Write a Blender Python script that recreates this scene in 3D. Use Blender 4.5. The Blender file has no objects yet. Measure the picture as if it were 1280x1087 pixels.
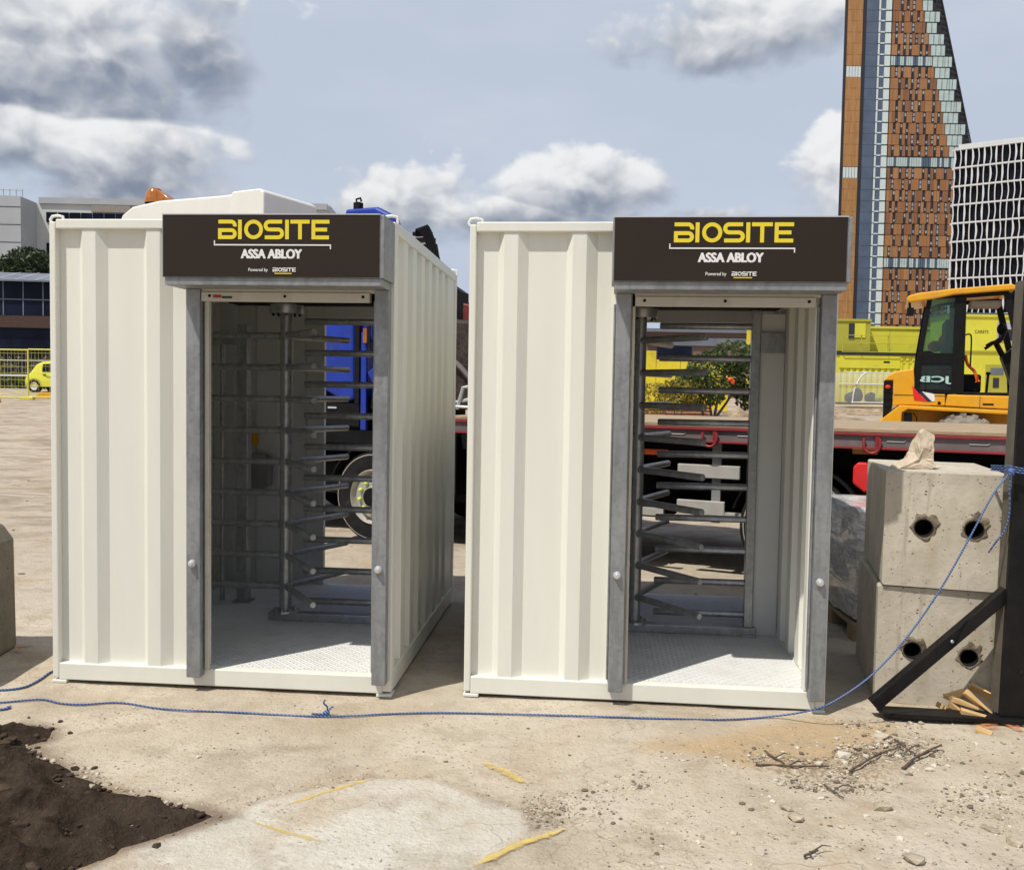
import bpy, bmesh, math, random
import numpy as np
from mathutils import Vector, Matrix, noise
random.seed(7); np.random.seed(7)
R = math.radians
sc = bpy.context.scene
col = sc.collection

# ------------------------------------------------------------------ camera
FPX, PITCH, ROLL, CAMH = 1150.0, .0497, .0166, 1.6921
cp, sp, cr, sr = math.cos(PITCH), math.sin(PITCH), math.cos(ROLL), math.sin(ROLL)
FWD, UP, RT = Vector((0, cp, -sp)), Vector((0, sp, cp)), Vector((1, 0, 0))
AX, AY = RT * cr + UP * sr, -RT * sr + UP * cr
cam = bpy.data.cameras.new('camera'); co = bpy.data.objects.new('camera', cam); col.objects.link(co)
m = Matrix((AX, AY, -FWD)).transposed().to_4x4(); m.translation = (0, 0, CAMH)
co.matrix_world = m
cam.sensor_width = 36; cam.lens = 36 * FPX / 1280; cam.clip_end = 3000; cam.clip_start = .05
sc.camera = co

def ray(px, py):
    return (FWD * FPX + AX * (px - 640) + AY * (543.5 - py)) / FPX
def at(px, py, Y):
    d = ray(px, py); return Vector((0, 0, CAMH)) + d * (Y / d.y)
def gnd(px, py, z=0.0):
    d = ray(px, py); return Vector((0, 0, CAMH)) + d * ((z - CAMH) / d.z)

# ------------------------------------------------------------------ materials
class NT:
    def __init__(s, nt): s.nt = nt
    def n(s, t, ins=None, **kw):
        x = s.nt.nodes.new(t)
        for k, v in kw.items(): setattr(x, k, v)
        for k, v in (ins or {}).items(): s.set(x, k, v)
        return x
    def set(s, x, k, v):
        i = x.inputs[k]
        if isinstance(v, bpy.types.NodeSocket): s.nt.links.new(v, i)
        elif isinstance(v, bpy.types.Node): s.nt.links.new(v.outputs[0], i)
        else: i.default_value = v
    def m(s, op, a, b=0.0, c=None, clamp=False):
        x = s.n('ShaderNodeMath', {0: a, 1: b}, operation=op, use_clamp=clamp)
        if c is not None: s.set(x, 2, c)
        return x.outputs[0]
    def mix(s, f, a, b):
        x = s.n('ShaderNodeMix', data_type='RGBA')
        s.set(x, 0, f); s.set(x, 6, a if not isinstance(a, tuple) else (*a, 1)); s.set(x, 7, b if not isinstance(b, tuple) else (*b, 1))
        return x.outputs[2]
    def noise(s, vec, scale, detail=4, rough=.55, dist=0):
        return s.n('ShaderNodeTexNoise', {'Vector': vec, 'Scale': scale, 'Detail': detail, 'Roughness': rough, 'Distortion': dist}).outputs[0]
    def ss(s, v, lo, hi):
        return s.n('ShaderNodeMapRange', {0: v, 1: lo, 2: hi, 3: 0.0, 4: 1.0}, interpolation_type='SMOOTHSTEP').outputs[0]
    def obj(s): return s.n('ShaderNodeTexCoord').outputs['Object']
    def pos(s): return s.n('ShaderNodeNewGeometry').outputs['Position']
    def scl(s, v, k): return s.n('ShaderNodeMapping', {'Vector': v, 'Scale': k}).outputs[0]

def newmat(name):
    ma = bpy.data.materials.new(name); ma.use_nodes = True
    t = NT(ma.node_tree); b = ma.node_tree.nodes['Principled BSDF']
    return ma, t, b

def mat(name, c, rough=.5, metal=0, var=.12, scale=5, bump=0, bscale=40, dirt=None, dscale=3, dlo=.55, dhi=.75, damt=.6, stretch=(1, 1, 1), spec=.5, coat=0):
    ma, t, b = newmat(name)
    v = t.scl(t.obj(), stretch)
    nz = t.noise(v, scale)
    c0 = tuple(max(0, x * (1 - var)) for x in c); c1 = tuple(min(1, x * (1 + var)) for x in c)
    colr = t.mix(t.ss(nz, .3, .7), c0, c1)
    rv = rough
    if dirt:
        d = t.m('MULTIPLY', t.ss(t.noise(v, dscale, 6, .65), dlo, dhi), damt)
        colr = t.mix(d, colr, dirt); rv = t.m('MULTIPLY_ADD', d, .3, rough, True)
    t.set(b, 'Base Color', colr); t.set(b, 'Roughness', rv); t.set(b, 'Metallic', metal)
    t.set(b, 'Specular IOR Level', spec); t.set(b, 'Coat Weight', coat)
    if bump:
        bp = t.n('ShaderNodeBump', {'Strength': bump, 'Distance': .02, 'Height': t.noise(v, bscale, 5, .6)})
        t.set(b, 'Normal', bp)
    return ma

M = {}
M['white'] = mat('white_paint', (.785, .778, .70), .42, var=.02, scale=2, bump=.10, bscale=2.5, dirt=(.60, .55, .45), dscale=2.2, dlo=.56, dhi=.85, damt=.22, stretch=(3, 3, .6))
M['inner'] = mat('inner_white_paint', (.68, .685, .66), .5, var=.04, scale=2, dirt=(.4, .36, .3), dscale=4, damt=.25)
M['alu'] = mat('aluminium', (.56, .53, .46), .45, .15, var=.05, scale=8, dirt=(.35, .3, .24), dscale=6, damt=.4)
M['brown'] = mat('sign_brown', (.030, .021, .016), .5, var=.08, scale=2, spec=.2)
M['yvinyl'] = mat('yellow_vinyl', (.80, .64, .03), .45, var=.02)
M['wvinyl'] = mat('white_vinyl', (.82, .82, .80), .45, var=.02)
M['silver'] = mat('silver_edge', (.62, .63, .64), .35, .4, var=.05)
M['red'] = mat('red_paint', (.27, .022, .028), .45, var=.15, dirt=(.2, .12, .08), damt=.4)
M['redlight'] = mat('red_plastic', (.75, .03, .03), .3, var=.05)
M['black'] = mat('black_steel', (.010, .009, .009), .55, var=.3, scale=8, dirt=(.10, .08, .06), dscale=6, dlo=.6, dhi=.85, damt=.3, bump=.1, spec=.2)
M['olive'] = mat('dusty_steel', (.115, .10, .075), .7, var=.15, scale=9, bump=.1)
M['rubber'] = mat('rubber', (.014, .014, .014), .85, spec=.2, var=.25, scale=10, dirt=(.16, .13, .1), dscale=5, damt=.35)
M['treadrubber'] = mat('dusty_tyre', (.25, .22, .18), .9, var=.2, scale=10, bump=.2)
M['dark'] = mat('dark_chassis', (.008, .008, .009), .8, var=.3, spec=.15)
M['wheelgrey'] = mat('wheel_paint', (.42, .40, .36), .45, .2, var=.1, scale=12, dirt=(.2, .14, .08), dscale=10, damt=.5)
M['rim'] = mat('rim_edge', (.40, .37, .31), .5, .2, var=.1, dirt=(.3, .16, .07), dscale=8, damt=.5)
M['lime'] = mat('lime_plastic', (.62, .75, .10), .4, var=.05)
M['blue'] = mat('blue_paint', (.008, .035, .33), .4, var=.15, coat=.1, dirt=(.05, .06, .12), dscale=3, damt=.5)
M['truckwhite'] = mat('truck_white', (.82, .80, .74), .3, var=.02, coat=.3)
M['guardgrey'] = mat('guard_panel', (.46, .44, .40), .5, var=.1, dirt=(.25, .2, .15), dscale=5, damt=.6)
M['amber'] = mat('amber_lens', (.36, .12, .012), .15, var=.15, scale=14, coat=.5)
M['orange'] = mat('orange_cloth', (.85, .13, .02), .7, var=.15)
M['deckwood'] = mat('deck_wood', (.36, .27, .17), .75, var=.2, scale=7, stretch=(1, 6, 14), dirt=(.2, .15, .1), dscale=4, damt=.6)
M['rail'] = mat('rail_grey', (.16, .13, .13), .6, var=.15, dirt=(.3, .25, .2), damt=.3)
M['newwood'] = mat('new_wood', (.60, .40, .18), .7, var=.15, scale=9, stretch=(1, 8, 8))
M['jy'] = mat('machine_yellow', (.80, .38, .012), .35, var=.05, dirt=(.38, .27, .14), dscale=3.5, dlo=.5, damt=.4, coat=.15)
M['blackp'] = mat('black_plastic', (.008, .008, .008), .5, var=.2, spec=.2)
M['beige'] = mat('visor_beige', (.35, .30, .23), .7)
M['mintvinyl'] = mat('mint_vinyl', (.45, .66, .60), .5, var=.03)
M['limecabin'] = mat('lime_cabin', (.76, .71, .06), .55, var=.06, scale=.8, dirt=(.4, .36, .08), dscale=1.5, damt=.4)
M['limeshade'] = mat('lime_cabin_shaded', (.46, .43, .05), .6, var=.08, scale=.8)  # darker copy of the lime cabin paint, shade put into the colour
M['hoard'] = mat('yellow_hoarding', (.75, .60, .03), .6, var=.1, scale=2, dirt=(.15, .15, .04), dscale=2.5, damt=.7)
M['cladding'] = [mat('orange_cladding_%d' % i, c, .6, var=.10, scale=.25, stretch=(4, 4, .6)) for i, c in enumerate(((.36, .165, .06), (.32, .14, .052), (.40, .19, .075), (.26, .115, .05)))]
M['strip'] = mat('ochre_cladding', (.40, .20, .07), .6, var=.16, scale=.5, stretch=(4, 4, .5))
M['tblue'] = mat('blue_glazing', (.10, .13, .19), .25, var=.12, scale=.3, spec=.6)
M['tdark'] = mat('tower_dark', (.03, .03, .035), .5)
M['tpanel'] = mat('mint_panel', (.50, .60, .58), .35, var=.07, scale=.6)
M['twhite'] = mat('pale_panel', (.66, .74, .72), .4, var=.04)
M['win'] = mat('window_dark', (.035, .035, .045), .2, var=.3, scale=.5)
M['winlight'] = mat('window_glint', (.34, .36, .37), .25, var=.3, scale=.5)
M['lattice'] = mat('white_lattice', (.64, .64, .65), .6, var=.04)
M['glassdark'] = mat('dark_glass', (.008, .008, .011), .2, var=.4, scale=.3, spec=.2)
M['navyglass'] = mat('navy_glass', (.010, .014, .032), .2, var=.6, scale=.25, spec=.2)
M['greypanel'] = mat('grey_panel', (.42, .44, .46), .5, var=.06, scale=.3)
M['palewall'] = mat('pale_wall', (.60, .61, .60), .6, var=.05, scale=.3)
M['brownband'] = mat('brown_band', (.07, .035, .025), .6)
M['fenceyellow'] = mat('fence_yellow', (.66, .62, .07), .5, var=.06)
M['greybar'] = mat('grey_bar', (.25, .25, .24), .5)
M['caryellow'] = mat('car_yellow', (.70, .68, .06), .25, var=.03, coat=.6)
M['footorange'] = mat('foot_orange', (.75, .36, .03), .6)
M['rust'] = mat('rust_steel', (.24, .065, .03), .85, var=.4, scale=12)
M['shed'] = mat('brown_cladding', (.19, .12, .09), .7, var=.12, scale=.5)
M['roofgrey'] = mat('grey_roof', (.16, .18, .22), .6, var=.15, scale=.5)
M['bark'] = mat('bark', (.09, .065, .045), .9, var=.3, scale=8)
M['twig'] = mat('twig_bark', (.10, .07, .05), .9, var=.35, scale=30)
M['stone'] = mat('stone', (.42, .36, .27), .9, var=.35, scale=9, bump=.4, bscale=30)
M['lump'] = mat('broken_stone', (.58, .48, .36), .75, var=.2, scale=8, bump=.5, bscale=16, dirt=(.42, .40, .38), dscale=7, damt=.6)
M['bag'] = mat('dark_bag', (.05, .055, .075), .7, var=.3)
M['hivis'] = mat('hivis', (.6, .75, .03), .6)
M['sticker'] = mat('sticker_red', (.35, .03, .025), .5)
M['pipe'] = mat('duct_black', (.006, .006, .006), .7)
M['greencrop'] = mat('grass_green', (.06, .10, .03), .9, var=.4, scale=4)

def galv(name, c, rough, metal, dirt):
    ma, t, b = newmat(name)
    v = t.obj()
    vo = t.n('ShaderNodeTexVoronoi', {'Vector': v, 'Scale': 38.0}); vs = t.m('MULTIPLY', vo.outputs['Color'], 1.0)
    nz = t.noise(t.scl(v, (4, 4, 1)), 3.5, 5, .6)
    k = t.m('ADD', t.m('MULTIPLY', vs, .22), t.m('MULTIPLY', nz, .9))
    colr = t.mix(t.ss(k, .25, .85), tuple(x * .72 for x in c), tuple(x * 1.2 for x in c))
    d = t.m('MULTIPLY', t.ss(t.noise(t.scl(v, (6, 6, .8)), 4, 6, .7), .55, .8), dirt)
    colr = t.mix(d, colr, (.16, .13, .10))
    t.set(b, 'Base Color', colr); t.set(b, 'Metallic', metal)
    t.set(b, 'Roughness', t.m('MULTIPLY_ADD', nz, .3, rough - .12))
    t.set(b, 'Normal', t.n('ShaderNodeBump', {'Strength': .06, 'Distance': .01, 'Height': nz}))
    return ma
M['galv'] = galv('galvanised_steel', (.28, .29, .298), .5, .4, .45)
M['tube'] = galv('galvanised_tube', (.36, .37, .38), .32, .65, .2)

def glass(name, tint, alpha, rough=.05):
    ma, t, b = newmat(name)
    nt = ma.node_tree; nt.nodes.remove(b)
    g = t.n('ShaderNodeBsdfGlossy', {'Color': (1, 1, 1, 1), 'Roughness': rough}); tr = t.n('ShaderNodeBsdfTransparent', {'Color': (*tint, 1)})
    fr = t.n('ShaderNodeFresnel', {'IOR': 1.45})
    df = t.n('ShaderNodeBsdfDiffuse', {'Color': (*[min(1, .6 * x) for x in tint], 1)})
    a = t.n('ShaderNodeMixShader', {0: alpha, 1: tr.outputs[0], 2: df.outputs[0]})
    mx = t.n('ShaderNodeMixShader', {0: fr.outputs[0], 1: a.outputs[0], 2: g.outputs[0]})
    nt.links.new(mx.outputs[0], nt.nodes['Material Output'].inputs[0])
    return ma
M['tint'] = glass('tinted_glass', (.42, .62, .55), .12)
M['perspex'] = glass('scratched_perspex', (.88, .88, .84), .35, .2)
M['darkpane'] = glass('dark_pane', (.12, .15, .14), .25)

def floor_mat():
    ma, t, b = newmat('tread_plate')
    v = t.obj(); x = t.n('ShaderNodeSeparateXYZ', {0: v})
    s = 2 * math.pi / .042
    u = t.m('MULTIPLY', t.m('ADD', x.outputs[0], x.outputs[1]), s * .7071); w = t.m('MULTIPLY', t.m('SUBTRACT', x.outputs[0], x.outputs[1]), s * .7071)
    su, sw = t.m('SINE', u), t.m('SINE', w)
    a = t.m('MULTIPLY', t.ss(su, .25, .9), t.ss(t.m('ABSOLUTE', t.m('SINE', t.m('MULTIPLY', w, .5))), .35, .9))
    c = t.m('MULTIPLY', t.ss(t.m('MULTIPLY', su, -1), .25, .9), t.ss(t.m('ABSOLUTE', t.m('SINE', t.m('MULTIPLY', w, 1.5))), .8, .98))
    h = t.m('MAXIMUM', a, c)
    nz = t.noise(v, 6, 6, .6)
    t.set(b, 'Base Color', t.mix(t.m('MULTIPLY', t.ss(nz, .45, .75), .5), (.80, .80, .78), (.62, .60, .56)))
    t.set(b, 'Roughness', .5)
    t.set(b, 'Normal', t.n('ShaderNodeBump', {'Strength': .9, 'Distance': .008, 'Height': h}))
    return ma
M['floor'] = floor_mat()

def concrete_mat(name, base, stain):
    ma, t, b = newmat(name)
    v = t.obj()
    n1 = t.noise(v, 2.5, 6, .6); n2 = t.noise(v, 14, 6, .65); n3 = t.noise(t.scl(v, (3, 3, .7)), 2.2, 5, .6)
    c = t.mix(t.ss(n1, .35, .7), tuple(x * .84 for x in base), tuple(x * 1.1 for x in base))
    c = t.mix(t.m('MULTIPLY', t.ss(n3, .5, .75), .65), c, stain)
    vo = t.n('ShaderNodeTexVoronoi', {'Vector': v, 'Scale': 16.0, 'Randomness': 1.0}).outputs['Distance']
    pit = t.m('MULTIPLY', t.m('SUBTRACT', 1.0, t.ss(vo, .05, .12)), t.ss(t.noise(v, 5, 2), .42, .52))
    vo2 = t.n('ShaderNodeTexVoronoi', {'Vector': v, 'Scale': 45.0}).outputs['Distance']
    pit2 = t.m('MULTIPLY', t.m('SUBTRACT', 1.0, t.ss(vo2, .1, .2)), t.ss(t.noise(v, 9, 2), .46, .56))
    p = t.m('MAXIMUM', pit, pit2)
    c = t.mix(t.m('MULTIPLY', t.ss(n2, .52, .7), .35), c, tuple(x * .5 for x in base)); c = t.mix(t.m('MULTIPLY', t.ss(t.noise(t.scl(v, (9, 9, .6)), 1.6, 6, .7), .56, .68), .4), c, tuple(x * .55 for x in stain))
    c = t.mix(t.m('MULTIPLY', p, .75), c, tuple(x * .25 for x in base))
    t.set(b, 'Base Color', c); t.set(b, 'Roughness', .88)
    h = t.m('SUBTRACT', t.m('MULTIPLY', n2, .6), t.m('MULTIPLY', p, .9))
    t.set(b, 'Normal', t.n('ShaderNodeBump', {'Strength': .8, 'Distance': .01, 'Height': h}))
    return ma
M['concrete'] = concrete_mat('cast_concrete', (.56, .505, .405), (.43, .36, .25))
M['concretegrey'] = concrete_mat('barrier_concrete', (.17, .15, .115), (.13, .11, .08))
M['spall'] = mat('spalled_concrete', (.20, .16, .11), .95, var=.4, scale=14, bump=.8, bscale=25)

def leaf_mat(name, c, trans=.3):
    ma, t, b = newmat(name)
    g = t.n('ShaderNodeNewGeometry')
    rnd = g.outputs['Random Per Island']
    c1 = t.mix(rnd, tuple(x * .55 for x in c), tuple(min(1, x * 1.5) for x in c))
    t.set(b, 'Base Color', c1); t.set(b, 'Roughness', .6)
    nt = ma.node_tree
    tl = t.n('ShaderNodeBsdfTranslucent', {'Color': c1})
    mx = t.n('ShaderNodeMixShader', {0: trans, 1: b.outputs[0], 2: tl.outputs[0]})
    nt.links.new(mx.outputs[0], nt.nodes['Material Output'].inputs[0])
    return ma
M['leaf'] = leaf_mat('leaf_green', (.085, .12, .038))
M['leafdark'] = leaf_mat('leaf_dark', (.04, .062, .022))
M['leafyellow'] = leaf_mat('leaf_yellow', (.30, .24, .03))

def wrap_mat():
    ma, t, b = newmat('plastic_wrap')
    v = t.obj(); w = t.noise(t.scl(v, (1.6, 1.6, 5)), 3.5, 5, .6, 1.2)
    c = t.mix(t.ss(w, .3, .7), (.45, .44, .42), (.80, .79, .76))
    c = t.mix(t.m('MULTIPLY', t.ss(t.noise(v, 3.0, 3), .52, .66), .5), c, (.34, .38, .24))
    t.set(b, 'Base Color', c); t.set(b, 'Roughness', .22); t.set(b, 'Coat Weight', .6)
    t.set(b, 'Normal', t.n('ShaderNodeBump', {'Strength': 1.0, 'Distance': .04, 'Height': w}))
    return ma
M['wrap'] = wrap_mat()

def rope_mat():
    ma, t, b = newmat('blue_rope')
    v = t.pos(); x = t.n('ShaderNodeSeparateXYZ', {0: v})
    k = t.m('SINE', t.m('MULTIPLY', t.m('ADD', t.m('ADD', x.outputs[0], x.outputs[2]), t.m('MULTIPLY', x.outputs[1], .6)), 330))
    t.set(b, 'Base Color', t.mix(t.ss(k, -.5, .8), (.035, .06, .16), (.12, .21, .46))); t.set(b, 'Roughness', .6)
    return ma
M['rope'] = rope_mat()

# ------------------------------------------------------------------ mesh builder
def tag(o, label=None, cat=None, group=None, kind=None):
    if label: o['label'] = label
    if cat: o['category'] = cat
    if group: o['group'] = group
    if kind: o['kind'] = kind
    return o

class MB:
    def __init__(s): s.v, s.f, s.mi = [], [], []
    def add(s, vs, fs, mi=0):
        b = len(s.v); s.v += [tuple(p) for p in vs]; s.f += [tuple(i + b for i in f) for f in fs]; s.mi += [mi] * len(fs)
        return s
    def box(s, x0, x1, y0, y1, z0, z1, mi=0, M4=None):
        vs = [Vector((x, y, z)) for z in (z0, z1) for y in (y0, y1) for x in (x0, x1)]
        if M4 is not None: vs = [M4 @ p for p in vs]
        return s.add(vs, [(0, 2, 3, 1), (4, 5, 7, 6), (0, 1, 5, 4), (2, 6, 7, 3), (0, 4, 6, 2), (1, 3, 7, 5)], mi)
    def tube(s, p0, p1, r, seg=12, mi=0, r1=None, caps=True):
        return s.poly([p0, p1], [r, r if r1 is None else r1], seg, mi, caps)
    def poly(s, pts, r, seg=8, mi=0, caps=True):
        pts = [Vector(p) for p in pts]; n = len(pts)
        rs = r if isinstance(r, (list, tuple)) else [r] * n
        b = len(s.v); up = None
        for i, p in enumerate(pts):
            d = (pts[min(i + 1, n - 1)] - pts[max(i - 1, 0)]).normalized()
            if up is None: up = Vector((0, 0, 1)) if abs(d.z) < .9 else Vector((1, 0, 0))
            a = d.cross(up).normalized(); up = a.cross(d).normalized()
            for k in range(seg):
                t = 2 * math.pi * k / seg
                s.v.append(tuple(p + (a * math.cos(t) + up * math.sin(t)) * rs[i]))
        for i in range(n - 1):
            for k in range(seg):
                k2 = (k + 1) % seg
                s.f.append((b + i * seg + k, b + i * seg + k2, b + (i + 1) * seg + k2, b + (i + 1) * seg + k)); s.mi.append(mi)
        if caps:
            s.f.append(tuple(b + k for k in range(seg))[::-1]); s.mi.append(mi)
            s.f.append(tuple(b + (n - 1) * seg + k for k in range(seg))); s.mi.append(mi)
        return s
    def prism(s, pts, y0, y1, mi=0, ax='y'):
        """2-D outline (a,b) extruded; ax = the axis it is extruded along"""
        n = len(pts)
        f = {'y': lambda a, b, t: (a, t, b), 'x': lambda a, b, t: (t, a, b), 'z': lambda a, b, t: (a, b, t)}[ax]
        vs = [f(a, b, y0) for a, b in pts] + [f(a, b, y1) for a, b in pts]
        fs = [tuple(range(n)), tuple(range(2 * n - 1, n - 1, -1))] + [(i, (i + 1) % n + 0, (i + 1) % n + n, i + n) for i in range(n)]
        return s.add(vs, fs, mi)
    def ribbon(s, pts, w, y0, y1, mi=0, closed=False):
        n = len(pts); P = [Vector(p) for p in pts]; L, Rr = [], []
        for i in range(n):
            a = P[i - 1] if (i or closed) else P[i]; c = P[(i + 1) % n] if (i < n - 1 or closed) else P[i]
            d0 = (P[i] - a); d1 = (c - P[i])
            if d0.length < 1e-9: d0 = d1
            if d1.length < 1e-9: d1 = d0
            d0, d1 = d0.normalized(), d1.normalized(); d = (d0 + d1).normalized()
            nn = Vector((-d.y, d.x)); k = max(.5, nn.dot(Vector((-d0.y, d0.x))))
            L.append(P[i] + nn * (w / 2 / k)); Rr.append(P[i] - nn * (w / 2 / k))
        rng = range(n if closed else n - 1)
        for i in rng:
            j = (i + 1) % n
            q = [L[i], L[j], Rr[j], Rr[i]]
            s.prism([(p.x, p.y) for p in q], y0, y1, mi)
        return s
    def revolve(s, prof, c, axis='y', seg=32, mi=0, a0=0, a1=2 * math.pi):
        """profile of (radius, offset along axis) about the point c"""
        b = len(s.v); n = len(prof); full = abs(a1 - a0 - 2 * math.pi) < 1e-6
        cnt = seg if full else seg + 1
        for k in range(cnt):
            t = a0 + (a1 - a0) * k / seg
            for r, o in prof:
                x, y = r * math.cos(t), r * math.sin(t)
                p = {'y': (x, o, y), 'x': (o, x, y), 'z': (x, y, o)}[axis]
                s.v.append((c[0] + p[0], c[1] + p[1], c[2] + p[2]))
        for k in range(seg):
            k2 = (k + 1) % cnt
            for i in range(n - 1):
                s.f.append((b + k * n + i, b + k * n + i + 1, b + k2 * n + i + 1, b + k2 * n + i)); s.mi.append(mi)
        return s
    def ball(s, c, rx, ry, rz, seg=12, rings=7, mi=0, jit=0):
        prof = []
        b = len(s.v); vs = []
        for i in range(rings + 1):
            th = math.pi * i / rings
            for k in range(seg):
                ph = 2 * math.pi * k / seg
                j = 1 + random.uniform(-jit, jit)
                vs.append((c[0] + rx * j * math.sin(th) * math.cos(ph), c[1] + ry * j * math.sin(th) * math.sin(ph), c[2] + rz * j * math.cos(th)))
        fs = [(i * seg + k, (i + 1) * seg + k, (i + 1) * seg + (k + 1) % seg, i * seg + (k + 1) % seg) for i in range(rings) for k in range(seg)]
        return s.add(vs, fs, mi)
    def build(s, name, mats, parent=None, bevel=0, smooth=None, weld=True, solid=0, segs=2):
        me = bpy.data.meshes.new(name)
        me.from_pydata(s.v, [], s.f)
        mats = mats if isinstance(mats, (list, tuple)) else [mats]
        for x in mats: me.materials.append(M[x] if isinstance(x, str) else x)
        me.polygons.foreach_set('material_index', s.mi)
        bm = bmesh.new(); bm.from_mesh(me)
        if weld: bmesh.ops.remove_doubles(bm, verts=bm.verts, dist=1e-5)
        bmesh.ops.recalc_face_normals(bm, faces=bm.faces)
        bm.to_mesh(me); bm.free()
        if smooth is not None:
            me.polygons.foreach_set('use_smooth', [True] * len(me.polygons)); me.set_sharp_from_angle(angle=R(smooth))
        o = bpy.data.objects.new(name, me); col.objects.link(o)
        if parent: o.parent = parent
        if solid:
            mo = o.modifiers.new('solid', 'SOLIDIFY'); mo.thickness = solid; mo.offset = 0
        if bevel:
            mo = o.modifiers.new('bevel', 'BEVEL'); mo.width = bevel; mo.segments = segs; mo.limit_method = 'ANGLE'; mo.angle_limit = R(40)
        return o

def empty(name, loc, rz=0, label=None, cat=None, group=None):
    o = bpy.data.objects.new(name, None); col.objects.link(o)
    o.empty_display_size = .2
    o.location = loc; o.rotation_euler = (0, 0, rz); tag(o, label, cat, group)
    return o
def copy_part(o, parent):
    c = o.copy(); col.objects.link(c); c.parent = parent
    return c

def text_mesh(txt, h, mats, name, parent, x, y, z, width=None, ext=.001, bold=0, mirror=False, align='LEFT'):
    cu = bpy.data.curves.new(name, 'FONT'); cu.body = txt; cu.size = 1; cu.extrude = .01; cu.offset = bold; cu.align_x = align
    to = bpy.data.objects.new(name, cu); col.objects.link(to)
    me = bpy.data.meshes.new_from_object(to.evaluated_get(bpy.context.evaluated_depsgraph_get()))
    bpy.data.objects.remove(to)
    co_ = np.array([v.co for v in me.vertices]); mn, mx = co_.min(0), co_.max(0)
    kz = h / (mx[1] - mn[1]); kx = width / (mx[0] - mn[0]) if width else kz
    if mirror: kx = -kx
    x0 = mn[0] if not mirror else mx[0]
    for v in me.vertices:
        c = v.co
        v.co = (x + (c.x - x0) * kx, y + (-ext if c.z > 0 else 0), z + (c.y - mn[1]) * kz)
    me.materials.clear(); me.materials.append(M[mats])
    o = bpy.data.objects.new(name, me); col.objects.link(o); o.parent = parent
    return o

# ------------------------------------------------------------------ ground
def sdf(poly, X, Y):
    """positive inside"""
    d = np.full(X.shape, 1e9); ins = np.zeros(X.shape, bool); n = len(poly)
    for i in range(n):
        ax, ay = poly[i]; bx, by = poly[(i + 1) % n]
        ex, ey = bx - ax, by - ay
        t = np.clip(((X - ax) * ex + (Y - ay) * ey) / (ex * ex + ey * ey + 1e-12), 0, 1)
        d = np.minimum(d, np.hypot(X - ax - t * ex, Y - ay - t * ey))
        c = ((ay > Y) != (by > Y)) & (X < ex * (Y - ay) / (ey + 1e-12) + ax)
        ins ^= c
    return np.where(ins, d, -d)
def gpoly(pts): return [tuple(gnd(*p).xy) for p in pts]
def fbm(x, y, s, o=4):
    return noise.fractal(Vector((x * s, y * s, 3.7)), 1.0, 2.0, o)
def ramp(y):
    t = min(1, max(0, (y - 11) / 26)); a = t * t * (3 - 2 * t) * .95
    t = min(1, max(0, (y - 37) / 10)); return a + .33 * t * t * (3 - 2 * t)
def hgt(x, y):
    k = min(1, max(0, (y - 7.6) / 6))
    return ramp(y) + .008 * fbm(x, y, 2.2, 5) * (1 - .0 * k) + k * .06 * fbm(x, y, .7, 5)
SOIL = gpoly([(-260, 905), (0, 913), (28, 905), (66, 912), (62, 924), (38, 934), (78, 958), (130, 985), (170, 996), (236, 1010), (288, 1021), (244, 1034), (196, 1050), (150, 1064), (100, 1090), (20, 1140), (-400, 1150)])
SLAB = gpoly([(278, 1024), (330, 1000), (420, 978), (470, 972), (540, 975), (600, 995), (655, 1012), (664, 1040), (640, 1060), (585, 1090), (540, 1200), (40, 1200), (98, 1090), (160, 1062)])
OCHRE = gpoly([(770, 935), (900, 905), (1030, 895), (1120, 905), (1130, 945), (1010, 968), (880, 955)])
DEBRIS = [gpoly([(930, 935), (1010, 940), (1110, 920), (1170, 935), (1100, 985), (1000, 985), (940, 960)]), gpoly([(640, 1005), (700, 990), (720, 1030), (670, 1045)])]

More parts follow.
